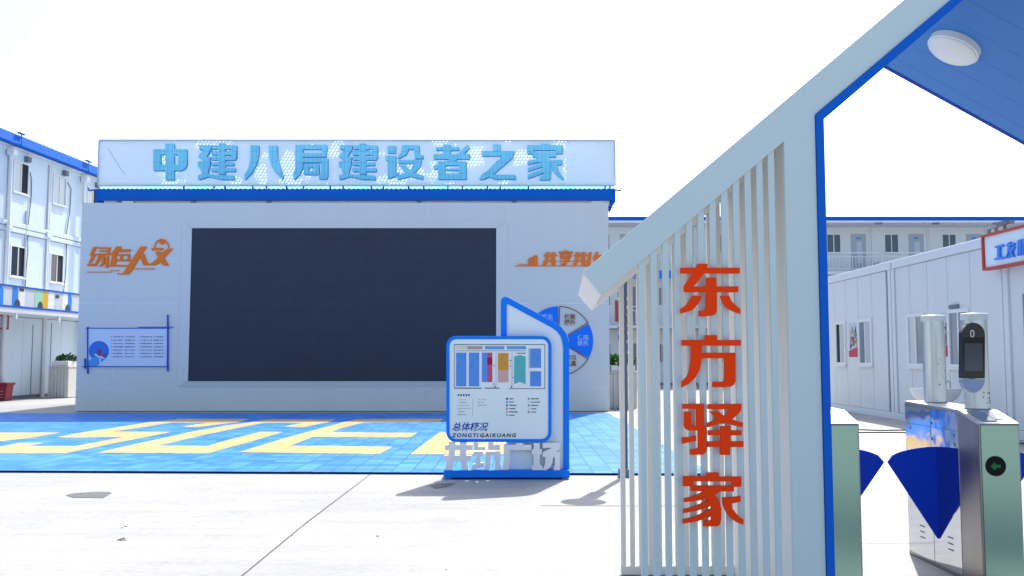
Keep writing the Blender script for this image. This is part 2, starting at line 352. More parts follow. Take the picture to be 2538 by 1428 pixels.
# ================================================================== LEFT CONTAINER BLOCK
LF = Fr((-17.2,31.2,0), (.057,1,0), (1,-.057,0))
lb = thing("dormitory_block", "white three storey container dormitory with mural balcony, left of the screen wall", "building", (-17.2,31.2,0))
U0, U1 = -7.0, 12.5
wm = MB(); LF.box(wm, U0, U1, -6, -.03, 0, 8.62); wm.build("wall", M['seam'], lb)
cols = [.17 + 2.3 + 2.47*k - 2.47*1 + .0 for k in range(-2, 6)]
pm = MB(); edges = []
mod = 2.47
for fl, (za, zb) in enumerate(((.12,2.82),(3.12,5.72),(6.12,8.5))):
    u = .17 - 3*mod
    while u < U1 - .2:
        for a, b in ((.13, 1.15), (1.165, 2.34)):
            ua, ub = max(U0, u+a), min(U1, u+b)
            if ub - ua < .1: continue
            if fl > 0 and a < .2:
                wz0, wz1 = (4.2, 5.3) if fl == 1 else (7.13, 8.25)
                wu0, wu1 = u+.2, u+1.12
                LF.box(pm, ua, wu0, -.03, 0, za, zb); LF.box(pm, wu1, ub, -.03, 0, za, zb)
                LF.box(pm, wu0, wu1, -.03, 0, za, wz0); LF.box(pm, wu0, wu1, -.03, 0, wz1, zb)
            else: LF.box(pm, ua, ub, -.03, 0, za, zb)
        u += mod
pm.build("wall_panel", M['contl'], lb)
u = .17 - 3*mod; kk = 0
while u < U1 - 1.3:
    if u > U0:
        for wz0, wz1, kd in ((4.2,5.3,'glass'),(7.13,8.25,'pale_glass')):
            window(LF, lb, u+.2, u+1.12, wz0, wz1, kd, n=.0, glass2=M['open'] if kk % 3 != 1 or wz0 < 5 else M['pale_glass'])
        vb = MB(); LF.box(vb, u+.82, u+1.02, 0, .16, 8.3, 8.48); vb.build("vent_box", M['inkl'], lb)
    kk += 1; u += mod
bm_ = MB()
for za, zb in ((2.84,3.1),(5.74,5.9),(5.93,6.1),(8.5,8.62)): LF.box(bm_, U0, U1, -.03, .045, za, zb)
bm_.build("floor_beam", M['contl'], lb, bevel=.01)
u = .17 - 3*mod
while u < U1 - .2:
    if u > U0:
        c = MB()
        for za, zb in ((.0,2.84),(3.1,5.74),(6.1,8.5)):
            LF.box(c, u-.1, u-.01, -.03, .05, za, zb); LF.box(c, u+.01, u+.1, -.03, .05, za, zb)
        c.build("corner_post", M['contd'], lb, bevel=.008)
        q = MB(); 
        for zc in (5.92,): LF.box(q, u-.16, u+.16, .045, .09, zc-.1, zc+.1)
        q.build("clamp_plate", M['contd'], lb)
    u += mod
for ud in (.0, 2*mod - .1, -2*mod+.1, 4*mod-.1):
    d = MB(); d.tube([LF.p(ud,.14,.1), LF.p(ud,.14,8.35)], .055, 12); d.build("downpipe", M['white'], lb, smooth=True)
    d = MB(); LF.box(d, ud-.12, ud+.12, .05, .3, 8.3, 8.52); d.build("gutter_box", M['white'], lb, bevel=.02)
# balcony
bk = MB(); LF.box(bk, U0, U1, .05, 1.30, 2.86, 3.06); bk.build("balcony_slab", M['contd'], lb, bevel=.01)
tp = MB(); LF.box(tp, U0, U1, 1.24, 1.30, 3.70, 3.75); LF.box(tp, U0, U1, 1.24, 1.315, 3.03, 3.09)
tp.build("railing", M['blue'], lb)
mural = MB(); LF.box(mural, U0, U1, 1.25, 1.275, 3.09, 3.70); mu = mural.build("mural", flat("mural_grey", (.60,.66,.70)), lb)
muc = {'b': flat("mural_blue", (.03,.25,.80)), 'w': flat("mural_white", (.82,.85,.88)), 'g': flat("mural_green", (.36,.68,.52)), 'y': flat("mural_gold", (.78,.46,.03)), 'k': flat("mural_dark", (.06,.08,.1))}
def mpx(px):   # distance along the balcony front seen in photo column px
    P0 = Vector(LF.p(0,1.275,0)); r = ray(px, 740); t = (P0.x*LF.n.x + P0.y*LF.n.y)/(r[0]*LF.n.x + r[1]*LF.n.y)
    return (Vector((r[0]*t, r[1]*t, 0)) - Vector(LF.p(0,1.275,0))).dot(LF.u)
for a, b, c in ((-20,8,'b'),(30,45,'b'),(45,61,'w'),(86,105,'g'),(105,119,'y'),(119,134,'w'),(154,168,'w'),(168,178,'b')):
    q = MB(); ua, ub = mpx(a), mpx(b); r_ = .12
    pts = [(ua,3.10),(ub,3.10),(ub,3.55),(ub-.10,3.69),(ua,3.69)] if c in 'by' else [(ua,3.10),(ub,3.10),(ub,3.69),(ua+.10,3.69),(ua,3.55)]
    q.poly([LF.p(x,1.276,z) for x, z in pts], LF.n*.004); q.build("mural_patch", muc[c], mu)
q = MB()
for a, z in ((52,3.58),(141,3.50)): 
    ua = mpx(a); q = MB(); LF.box(q, ua-.1, ua+.14, 1.281, 1.285, z, z+.1); q.build("mural_patch", muc['k'], mu)
for a in (43,100,168):
    ua = mpx(a); q = MB(); q.poly([LF.p(ua+.16*math.cos(t*math.pi/8), 1.282, 3.1+.22*math.sin(t*math.pi/8)) for t in range(9)], LF.n*.004); q.build("mural_patch", muc['k'], mu)
for uu in (1.35, 3.9, 6.4, -1.2):
    d = MB(); LF.box(d, uu-.05, uu+.05, 1.2, 1.29, 2.68, 2.86); d.build("drain_spout", M['white'], lb)
# eaves
ev = MB(); LF.box(ev, U0, U1, -.2, .30, 8.62, 8.66); ev.build("eave_soffit", M['contd'], lb)
ev = MB(); ev.poly([LF.p(U0,.32,8.62), LF.p(U0,.40,8.68), LF.p(U0,.32,9.02), LF.p(U0,.24,9.02), LF.p(U0,.24,8.62)], LF.u*(U1-U0)); ev.build("fascia", M['bluefascia'], lb)
ev = MB(); ev.poly([LF.p(U0,.30,9.02), LF.p(U0,-6.2,9.4), LF.p(U0,-6.2,9.3), LF.p(U0,.24,8.93)], LF.u*(U1-U0)); ev.build("roof", M['blueroof'], lb)
for ud in (.1, 4.6):
    d = MB(); d.tube([LF.p(ud,.43,8.62), LF.p(ud,.41,9.04), LF.p(ud-.12,.45,9.08)], .02, 6); LF.box(d, ud-.18, ud+.18, .36, .44, 9.05, 9.09); d.build("gutter_bracket", M['bluefascia'], lb)
# wires and conduits on the facade
for ud, pts in ((1.32, ((.0,8.0),(.12,7.75),(.14,7.2),(.05,6.4),(.0,5.9),(.06,5.2),(.0,4.6),(-.02,3.8))), (3.8, ((.0,8.1),(.28,7.9),(.25,7.0),(.05,6.1),(.12,5.4),(.1,4.6),(.0,3.8)))):
    d = MB(); d.tube([LF.p(ud+a,.03,z) for a, z in pts], .014, 5); d.build("wall_cable", M['rubber'], lb)
d = MB(); d.tube([LF.p(1.22,.03,3.8), LF.p(1.22,.03,6.6)], .03, 6); d.build("conduit", M['cont'], lb)
# ground-floor doorway lines
d = MB(); LF.box(d, 1.9, 1.93, -.01, .012, .12, 2.6); LF.box(d, 3.1, 3.13, -.01, .012, .12, 2.7); d.build("door_jamb", M['seam'], lb)
# red-framed notice + red bin on the ground floor
nb = thing("notice_board", "red framed notice board hanging on the white ground floor wall at the far left", "sign", LF.p(.2,.05,2.4))
m_ = MB(); LF.box(m_,-.5,.32,.02,.05,2.43,2.82); m_.build("panel", flat("notice_grey",(.55,.60,.66)), nb)
m_ = MB()
for a,b,c,d_ in ((-.55,.37,2.82,2.87),(-.55,.37,2.38,2.43),(.32,.37,2.43,2.82),(-.55,-.5,2.43,2.82)): LF.box(m_,a,b,.02,.07,c,d_)
m_.build("frame", M['red'], nb)
rb_ = thing("crate_bin", "dark red plastic bin standing by the container wall at the far left edge", "bin", (-16.95,31.1,0))
m_ = MB(); m_.poly([(-17.12,30.85,0),(-16.76,30.85,0),(-16.70,30.85,.52),(-17.15,30.85,.52)], (0,.42,0)); m_.build("body", M['bin'], rb_, bevel=.015)
m_ = MB(); m_.box(-17.18,-16.67,30.80,31.32,.52,.60); m_.build("rim", M['bin'], rb_, bevel=.015)
m_ = MB()
for k in range(3): m_.box(-17.05,-16.82,30.835,30.847,.30-.1*k,.33-.1*k)
m_.build("marking", flat("bin_mark",(.55,.25,.28)), rb_)

# ------------------------------------------------------------------ planters with plants
def leafy(m, c, rad, hgt, n, size, up=.5, seed=1):
    rr = random.Random(seed)
    for _ in range(n):
        th = rr.uniform(0, 2*math.pi); ph = rr.uniform(.05, 1.); r_ = rr.random()**.5
        base = Vector(c) + Vector((math.cos(th)*rad*r_*.8, math.sin(th)*rad*r_*.8, hgt*rr.uniform(.05,.9)*(1-.5*r_*r_)))
        d = Vector((math.cos(th)*(1-up*ph), math.sin(th)*(1-up*ph), up*ph + rr.uniform(-.25,.45))).normalized()
        s = d.cross(Vector((rr.uniform(-1,1), rr.uniform(-1,1), 1))).normalized(); L = size*rr.uniform(.6,1.3); W = L*rr.uniform(.16,.3)
        tip = base + d*L + Vector((0,0,-L*.25)); mid = base + d*L*.55 + Vector((0,0,L*.06))
        k = len(m.v); m.v += [tuple(base), tuple(mid+s*W), tuple(tip), tuple(mid-s*W), tuple(mid+Vector((0,0,-.01)))]
        m.f += [(k,k+1,k+4),(k+1,k+2,k+4),(k+2,k+3,k+4),(k+3,k,k+4)]
def planter(x0, x1, y0, y1, h, label, plabel, seed, big):
    t = thing("slatted_planter", label, "planter", ((x0+x1)/2,(y0+y1)/2,0), "slatted planters beside the screen wall")
    b = MB(); b.box(x0+.03,x1,y0+.03,y1,.02,h); b.build("box", M['plantw'], t, bevel=.008)
    s = MB(); n_ = 6; wd = (x1-x0)/n_
    for k in range(n_): s.box(x0+k*wd, x0+(k+.55)*wd, y0, y0+.028, .0, h-.03)
    s.box(x0,x1,y0+.004,y0+.026,h*.46,h*.50); s.build("slat", M['plantw'], t)
    r_ = MB(); r_.box(x0-.02,x1+.02,y0-.02,y1+.02,h,h+.05); r_.build("rim", M['plantw'], t, bevel=.01)
    tr = MB(); tr.box(x0+.06,x1-.04,y0+.06,y1-.06,h+.05,h+.22); tr.build("trough", M['white'], t, bevel=.02)
    pl = thing("potted_plant", plabel, "plant", ((x0+x1)/2,(y0+y1)/2,h+.2), "potted plants in the planters")
    st = MB(); cx, cy = (x0+x1)/2, (y0+y1)/2
    for k in range(7):
        a = k*.9; st.tube([(cx+.1*math.cos(a),cy+.1*math.sin(a),h+.18),(cx+.2*math.cos(a),cy+.2*math.sin(a),h+.38)], .008, 5)
    st.build("stem", M['leafd'], pl)
    lf = MB(); leafy(lf, (cx,cy,h+.2), (x1-x0)*.55, .28*big, 260, .16*big, .7, seed); lf.build("foliage", M['leaf'] if big > 1 else M['leafd'], pl)
planter(-16.42,-15.72,33.0,34.2,1.08, "pale slatted planter against the container wall, left of the screen wall", "dark green bushy plant in the planter left of the screen wall", 3, .9)
planter(2.72,3.50,26.1,26.8,1.0, "pale slatted planter behind the right end of the screen wall, seen past the gate slats", "bright green arching plant behind the right end of the screen wall", 5, 1.25)

# ================================================================== CONTAINER BLOCK BEHIND THE SCREEN WALL
YW = 24.95
sb = thing("stage_block", "white container block behind the screen wall, its blue fascia and roof edge showing above", "building", (-4.5,28,0))
xa, _, _ = at(262,480,25.9); xb, _, _ = at(1508,480,25.9)
ztop = at(800,478,25.9)[2]; zbot = at(800,499,25.9)[2]; zroof = at(800,469,25.75)[2]
b = MB(); b.box(xa,xb,25.95,33.5,0,zbot-.12); b.build("wall", M['cont'], sb)
b = MB(); b.box(xa-.02,xb+.02,25.86,33.4,zbot-.12,zbot+.06); b.build("roof_beam", M['contd'], sb)
xl, _, _ = at(238,485,25.75); xr, _, _ = at(1522,485,25.75)
b = MB(); b.poly([(xl,25.75,zbot+.0),(xr,25.75,zbot+.0),(xr,25.75,zroof),(xl,25.75,zroof)], (0,.07,0)); b.build("fascia", M['bluefascia'], sb)
b = MB(); b.box(xr-.02,xr+.05,25.82,33.5,zbot-.02,zroof); b.box(xl-.05,xl+.02,25.82,33.5,zbot-.02,zroof); b.build("side_fascia", M['bluefascia'], sb)
b = MB(); b.poly([(xr+.02,25.84,zbot-.02),(xr-.12,25.84,zbot-.02),(xr-.12,25.84,zbot-.36)], (0,.1,0)); b.build("corner_bracket", M['bluefascia'], sb)
# ribbed roof sheet rising away from the camera
b = MB(); nr = 110; pts = []
rs = math.tan(R(4.5)); ye = 29.6
for k in range(nr):
    x0 = xl + (xr-xl)*k/nr; dx = (xr-xl)/nr
    for (a, c, dz0, dz1) in ((0,.45,.0,.0),(.45,.6,.0,.02),(.6,.85,.02,.02),(.85,1,.02,0)):
        b.sheet([(x0+dx*a,25.72,zroof+dz0),(x0+dx*c,25.72,zroof+dz1),(x0+dx*c,ye,zroof+dz1+rs*(ye-25.72)),(x0+dx*a,ye,zroof+dz0+rs*(ye-25.72))])
b.build("roof", M['blueroof'], sb)
b = MB(); b.poly([(xl,ye+.01,zroof+rs*(ye-25.72)),(xl,33.5,zroof),(xl,33.5,zroof-.05),(xl,ye+.01,zroof+rs*(ye-25.72)-.05)], (xr-xl,0,0)); b.build("rear_roof", M['blueroof'], sb)
for px in (300,482,668,1040,1274,1480):
    x = at(px,497,25.9)[0]; d = MB(); d.box(x-.06,x+.06,25.78,25.85,zbot-.14,zbot-.01); d.build("clamp_plate", M['seam'], sb)
for px in (322,1478):
    x = at(px,497,25.9)[0]; d = MB(); d.box(x-.16,x+.16,25.74,25.86,zbot-.2,zbot-.02); d.build("gutter_box", M['contd'], sb)
for sx, x in ((-1,xl),(1,xr)):
    d = MB(); d.tube([(x,25.73,zroof-.02),(x+sx*.18,25.7,zroof-.05),(x+sx*.2,25.7,zroof+.03)], .025, 6); d.build("gutter_end", M['bluefascia'], sb)

# ------------------------------------------------------------------ rooftop sign
YS = 27.45
rsn = thing("rooftop_sign", "long pale perforated rooftop sign board with nine ribbed blue characters above the screen wall", "sign", at(885,458,YS))
c4 = [at(247,348.5,YS), at(1523,348.5,YS), at(1523,459,YS), at(244,459,YS)]
MB().poly(c4, (0,.05,0)).build("board", M['board'], rsn)
zt = c4[0][2]; zb_ = c4[2][2]
b = MB(); b.box(c4[0][0],c4[1][0],YS-.02,YS+.07,zt,zt+.03); b.box(c4[0][0],c4[1][0],YS-.02,YS+.07,zb_-.035,zb_); b.box(c4[0][0]-.03,c4[0][0],YS-.02,YS+.07,zb_,zt); b.box(c4[1][0],c4[1][0]+.03,YS-.02,YS+.07,zb_,zt)
b.build("edge_trim", flat("trim_grey",(.55,.62,.72)), rsn)
for px in (455,530,557,626,660,710,752,818,850,920,950,1012,1050,1110,1146,1208,1240,1310,1500,1512):
    x = at(px,463,YS)[0]; d = MB(); d.box(x-.022,x+.022,YS+.0,YS+.05,zroof+rs*(YS-25.72)-.02,zb_-.036); d.build("support_post", M['navy'], rsn)
d = MB(); zc0 = zroof+rs*(YS+.1-25.72)-.02; nx = 150
for k in range(nx):
    xa_ = c4[3][0] + (c4[2][0]-c4[3][0])*k/nx; xb2 = c4[3][0] + (c4[2][0]-c4[3][0])*(k+1)/nx
    d.sheet([(xa_,YS+.09+.03*(k%2),zc0),(xb2,YS+.09+.03*((k+1)%2),zc0),(xb2,YS+.09+.03*((k+1)%2),zb_+.05),(xa_,YS+.09+.03*(k%2),zb_+.05)])
d.build("added_glow_sheet", mat("cyan_glow_sheet", (.42,.86,.97), .4, var=.12, scale=1.5, transl=.75), rsn)  # made-up sheet, added so sun from behind makes this strip glow cyan
d = MB(); d.tube([at(268,368,YS-.01), at(300,420,YS-.01), at(310,432,YS-.01)], .012, 5); d.build("crease", flat("trim_blue",(.60,.67,.78)), rsn)

def glyph(name, polys, fn, mat_, parent, vec, step, bevel=0):
    m = MB(); v = Vector(vec); nrm = v.normalized()
    for i, pl in enumerate(polys):
        m.poly([tuple(Vector(fn(*q)) + nrm*step*i) for q in pl], vec)
    return m.build(name, mat_, parent, bevel=bevel)
M['tray'] = mat('letter_tray_blue', (.05,.34,.80), .5)
def rc(x0, y0, x1, y1): return [(x0,y0),(x1,y0),(x1,y1),(x0,y1)]
def ringr(x0,y0,x1,y1,a0,b0,a1,b1): return [rc(x0,y0,x1,b0), rc(x0,b0,a0,b1), rc(a1,b0,x1,b1), rc(x0,b1,x1,y1)]
kA = 670/2538
def fA(x, y): return at(230+x*kA, 330+y*kA, YS-.10)
def fB(x, y): return at(880+x*kA, 330+y*kA, YS-.10)
JIAN = [[(995,112),(1110,112),(1108,150),(1062,222),(1102,222),(1098,290),(1080,360),(1085,385),(1130,390),(1325,398),(1325,436),(1200,433),(1085,408),(1040,422),(990,436),(985,400),(1025,380),(1008,330),(985,312),(985,270),(1040,262),(985,222),(1040,152),(995,152)],
        rc(1118,115,1322,150), rc(1302,115,1348,235), rc(1112,170,1345,204), rc(1112,218,1335,252), rc(1112,272,1322,302), rc(1112,326,1335,360), rc(1176,97,1240,386)]
G9 = [
 (fA, [rc(565,150,633,350), [(800,150),(880,150),(880,290),(865,328),(825,352),(800,352)], rc(633,150,800,200), rc(633,296,800,350), rc(680,97,760,437)]),
 (fA, JIAN),
 (fA, [[(1478,115),(1558,115),(1555,200),(1535,290),(1490,370),(1425,437),(1420,395),(1460,330),(1478,250)], [(1652,115),(1730,115),(1735,230),(1752,300),(1787,400),(1777,437),(1720,380),(1680,320),(1655,240)]]),
 (fA, [[(1900,110),(1970,110),(1968,330),(1940,390),(1885,437),(1878,400),(1900,330)], rc(1970,110,2195,150), rc(2150,150,2195,190), rc(1970,186,2188,222), [(1970,238),(2205,238),(2205,400),(2190,432),(2120,430),(2120,395),(2143,385),(2143,275),(1970,275)]] + ringr(1978,288,2122,388,2028,322,2075,354)),
 (fA, [[(x+1325,y) for x,y in p] for p in JIAN]),
 (fB, [rc(305,120,380,185), [(285,212),(382,212),(380,385),(410,362),(410,388),(305,430),(305,250),(285,250)], [(440,112),(602,112),(602,200),(638,206),(638,237),(560,237),(552,150),(500,150),(480,200),(400,238),(405,210),(432,180)], [(405,250),(622,250),(612,310),(555,372),(637,395),(635,433),(512,405),(395,436),(395,398),(470,372),(410,300),(478,300),(515,345),(545,300),(545,285),(405,285)]]),
 (fB, [rc(760,130,975,160), rc(830,105,895,200), rc(735,197,1075,242), [(1055,105),(1078,140),(900,290),(740,342),(735,308),(860,258),(985,180)]] + ringr(778,265,1045,432,845,300,972,378) + [rc(845,330,972,348)]),
 (fB, [rc(1298,105,1362,168), [(1195,170),(1495,170),(1480,230),(1312,372),(1312,390),(1505,390),(1510,432),(1320,432),(1260,408),(1195,436),(1165,430),(1200,375),(1230,365),(1380,212),(1190,212)]]),
 (fB, [rc(1745,97,1820,112), rc(1615,112,1950,158), rc(1615,158,1680,192), rc(1885,158,1948,190), rc(1665,178,1885,222), [(1690,222),(1815,222),(1838,270),(1838,415),(1822,437),(1730,437),(1730,408),(1770,396),(1775,370),(1620,425),(1620,392),(1765,330),(1760,312),(1620,358),(1620,326),(1745,282),(1738,268),(1620,294),(1620,262),(1720,240)], [(1838,252),(1942,250),(1942,292),(1895,298),(1912,350),(1958,420),(1950,437),(1895,398),(1850,340)]]),
]
for fn, polys in G9:
    lt_ = glyph("letter", polys, fn, M['rletter'], rsn, (0,.05,0), .0015)
    tray = [[(x+5,y+6) for x, y in q] for q in polys]
    glyph("letter_tray", tray, lambda x, y, f_=fn: tuple(Vector(f_(x,y))+Vector((0,.056,0))), M["tray"], lt_, (0,.03,0), .0008)

# ================================================================== SCREEN WALL
sw = thing("screen_wall", "wide pale grey panelled wall with angled frame round a giant black screen", "wall", (-4.5,25.2,0))
zw = at(800,503,YW)[2]; xL = at(186,1020,YW)[0]; xR = at(1511,1020,YW)[0]
def WX(px, py=760): return at(px,py,YW)[0]
def WZ(py): return at(800,py,YW)[2]
sx0, sx1, sz0, sz1 = WX(472), WX(1230,750), WZ(945), WZ(566)   # screen opening
fx0, fx1, fz0, fz1 = WX(445), WX(1259), WZ(962), WZ(547)       # outer edge of angled frame
b = MB(); b.box(xL+.02,xR-.02,YW+.008,YW+.5,.02,zw-.02); b.build("core", M['groove'], sw)
xs = [xL, WX(283), fx0, WX(623), WX(850), WX(1060), fx1, xR]; zs = [.0, fz0, WZ(752), WZ(640), fz1, zw]
b = MB(); gp = .009
for i in range(len(xs)-1):
    for j in range(len(zs)-1):
        if 2 <= i <= 5 and 1 <= j <= 3: continue
        rr_ = random.Random(i*17+j); off = rr_.uniform(0,.002)
        b.box(xs[i]+(gp if i else 0), xs[i+1]-(gp if i < len(xs)-2 else 0), YW+off, YW+.007, zs[j]+(gp if j else .015), zs[j+1]-(gp if j < len(zs)-2 else 0))
b.build("wall_panel", M['wallpanel'], sw)
b = MB(); dp = .05
o4 = [(fx0+gp,YW,fz0+gp),(fx1-gp,YW,fz0+gp),(fx1-gp,YW,fz1-gp),(fx0+gp,YW,fz1-gp)]; i4 = [(sx0,YW-dp,sz0),(sx1,YW-dp,sz0),(sx1,YW-dp,sz1),(sx0,YW-dp,sz1)]
for i in range(4):
    j = (i+1) % 4; g1 = .004
    a_, b_, c_, d_ = Vector(o4[i]), Vector(o4[j]), Vector(i4[j]), Vector(i4[i]); e = (b_-a_).normalized()*g1
    b.sheet([a_+e, b_-e, c_-e, d_+e]); b.sheet([d_+e, c_-e, c_-e+Vector((0,.05,0)), d_+e+Vector((0,.05,0))])
b.build("screen_surround", M['wallpanel'], sw)
b = MB(); b.box(xL+.01,xR-.01,YW+.035,YW+.5,zw-.015,zw+.0); b.build("coping", M['white'], sw)
b = MB(); b.box(xL+.05,xR-.03,YW+.003,YW+.4,.0,.022); b.build("base_shade_strip", M['open'], sw)  # dark strip paints the shade line along the foot of the wall
ls = thing("led_screen", "huge switched off dark navy video screen set in the pale screen wall", "screen", ((sx0+sx1)/2,YW,sz0))
b = MB(); b.box(sx0+.002,sx1-.002,YW-.03,YW+.006,sz0+.002,sz1-.002); o = b.build("display", M['led'], ls)
n = M['led'].node_tree.nodes; l = M['led'].node_tree.links; br = [x for x in n if x.type == 'TEX_BRICK'][0]; mp = n.new("ShaderNodeMapping"); mp.inputs["Rotation"].default_value = (R(-90),0,0)
l.new([x for x in n if x.type == 'TEX_COORD'][0].outputs["Object"], mp.inputs[0]); l.new(mp.outputs[0], br.inputs[0])

# orange logo lettering, left
kL = 280/1052
def fL(x, y): return at(180+x*kL, 560+y*kL, YW-.035)
def bold(polys, dx, dy): return polys + [[(x+dx,y) for x,y in q] for q in polys] + [[(x+dx/2,y+dy) for x,y in q] for q in polys]
lg = thing("slogan_lettering", "orange raised slogan with a helmet mark over its last character, above the pale text panel", "sign", fL(520,448), "orange slogans on the screen wall")
glyph("letter", bold([[(192,195),(226,195),(186,262),(156,276)], [(186,262),(214,262),(178,330),(150,345),(160,312)], rc(136,352,200,373)], 3, 1), fL, M['orangel'], lg, (0,.03,0), .001)
glyph("letter", bold([rc(236,200,350,212), [(335,200),(352,203),(338,262),(315,262)], rc(245,228,335,240), [(222,258),(347,258),(342,272),(218,272)], [(270,270),(292,270),(292,350),(270,377),(240,377),(268,350)], [(238,275),(258,275),(250,320),(215,375),(205,360)], [(300,300),(325,275),(332,290),(330,392),(302,388)]], 3, 1), fL, M['orangel'], lg, (0,.03,0), .001)
glyph("letter", bold([[(405,192),(448,192),(436,218),(535,218),(525,240),(420,240),(385,270),(345,270),(360,255)], rc(405,262,525,275), rc(405,312,525,326), rc(510,262,527,326), rc(440,270,458,318), [(370,262),(402,262),(396,362),(517,364),(512,376),(343,376),(350,345)]], 7, 3), fL, M['orangel'], lg, (0,.03,0), .001)
glyph("letter", bold([[(630,193),(682,193),(522,448),(412,448),(412,442),(468,440)], [(620,272),(655,258),(690,345),(722,356),(722,363),(655,363)]], 7, 3), fL, M['orangel'], lg, (0,.03,0), .001)
glyph("letter", bold([[(735,208),(835,206),(835,224),(735,226)], [(770,240),(812,240),(845,300),(887,366),(840,366),(800,320)], [(880,212),(922,210),(915,224),(870,272),(800,345),(760,364),(690,364),(725,352),(790,300),(850,235)]], 7, 3), fL, M['orangel'], lg, (0,.03,0), .001)
hp = MB(); pts = [fL(828+65*math.cos(t*math.pi/16), 205-78*math.sin(t*math.pi/16)) for t in range(17)]; hp.tube(pts, .018, 6)
hp.poly([fL(832+26*math.cos(t*math.pi/10), 150+24*math.sin(t*math.pi/10)) for t in range(20)], (0,.03,0)); hp.build("helmet_mark", M['orangel'], lg)
glyph("underline", [rc(130,427,360,433), rc(350,412,435,418), rc(562,396,762,403)], fL, M['orangel'], lg, (0,.02,0), .001)
# orange logo, right
kR = 500/1428
def fR(x, y): return at(1180+x*kR, 480+y*kR, YW-.035)
lg2 = thing("slogan_lettering", "orange raised slogan with a skyline mark, partly behind the gate beam", "sign", fR(600,513), "orange slogans on the screen wall")
glyph("skyline_mark", [[(368,460),(384,455),(384,509),(368,509)], [(387,452),(402,447),(402,509),(387,509)], [(405,440),(424,434),(436,442),(438,509),(405,509)], rc(275,509,900,514), rc(300,497,345,501), [(345,501),(345,497),(368,507),(368,509)]], fR, M['orangel'], lg2, (0,.03,0), .001)
GONG = [[(492,415),(518,415),(507,480),(492,509),(468,509),(487,470)], [(533,415),(560,415),(555,470),(558,509),(535,509),(526,470)], rc(477,432,570,441), rc(474,474,568,481)]
glyph("letter", bold(GONG, 4, 2), fR, M['orangel'], lg2, (0,.03,0), .001)
glyph("letter", bold([[(620,403),(648,403),(648,410),(685,410),(682,418),(582,418),(585,410),(620,410)]] + ringr(592,424,672,447,606,431,655,440) + [[(595,452),(668,452),(664,462),(640,480),(640,498),(628,505),(600,505),(596,494),(618,492),(622,476),(636,462),(595,462)], rc(585,474,672,481)], 4, 2), fR, M['orangel'], lg2, (0,.03,0), .001)
glyph("letter", bold([[(x+213,y) for x,y in p] for p in GONG], 4, 2), fR, M['orangel'], lg2, (0,.03,0), .001)
glyph("letter", bold([[(797,415),(816,415),(812,440),(806,509),(782,509),(792,440)], [(850,412),(864,415),(850,445),(880,432),(892,450),(835,470),(825,462)], rc(838,476,888,483), rc(838,500,888,507), rc(838,483,850,500), rc(876,483,888,500)], 4, 2), fR, M['orangel'], lg2, (0,.03,0), .001)

# info panel, lower left of wall
ip = thing("info_panel", "pale blue text panel with crossed blue bars and round picture on the screen wall", "sign", at(313,908,YW))
def fI(x, y, d=.03): return at(180+x*kL, 560+y*kL, YW-d)
MB().poly([fI(140,955),fI(882,955),fI(874,1308),fI(133,1308)], (0,.022,0)).build("panel", flat("panel_pale",(.68,.77,.92)), ip)
b = MB()
for a, c, d_, e in ((118,950,905,957),(608,940,938,945),(84,1306,893,1313)): b.poly([fI(*q,.045) for q in rc(a,c,d_,e)], (0,.04,0))
for a, c, d_, e in ((133,940,143,1378),(878,828,889,1355),(107,1235,118,1330)): b.poly([fI(*q,.055) for q in rc(a,c,d_,e)], (0,.04,0))
b.build("bar", M['blue'], ip)
b = MB(); b.poly([fI(245+94*math.cos(t*math.pi/24), 1165+94*math.sin(t*math.pi/24), .033) for t in range(48)], (0,.003,0)); b.build("round_picture", flat("disc_blue",(.05,.21,.72)), ip)
b = MB(); b.poly([fI(*q,.036) for q in ((140,1262),(205,1215),(300,1240),(225,1306),(136,1306))], (0,.003,0)); b.build("picture_patch", flat("patch_sky",(.10,.36,.78)), ip)
b = MB()
for q in (rc(232,1150,266,1200), [(275,1205),(312,1182),(318,1200),(285,1228)]): b.poly([fI(*z_,.040) for z_ in q], (0,.003,0))
b.build("picture_patch", flat("patch_red",(.45,.06,.08)), ip)
b = MB()
for q in ([(195,1195),(215,1190),(258,1225),(250,1236)], rc(250,1225,262,1285), [(255,1208),(300,1230),(296,1240),(250,1222)]): b.poly([fI(*z_,.044) for z_ in q], (0,.003,0))
b.build("picture_patch", flat("patch_white",(.75,.80,.86)), ip)
b = MB(); rr_ = random.Random(4)
for c0, c1, c2, c3 in ((362,470,485,580),(625,740,755,850)):
    for k in range(7):
        y = 1033 + 31*k; b = MB()
        b.poly([fI(*q,.033) for q in rc(c0-2,y-4,c0+5,y+4)], (0,.002,0))
        for s0, s1 in ((c0+14,c1),(c2,c3)):
            x = s0
            while x < s1 - 6:
                w_ = rr_.uniform(6,13); h_ = rr_.uniform(2.5,5.5)
                b.poly([fI(*q,.033) for q in rc(x,y-h_,min(x+w_,s1),y+h_)], (0,.002,0)); x += w_ + rr_.uniform(1.5,4)
        b.build("text_line", M['inkl'], ip)

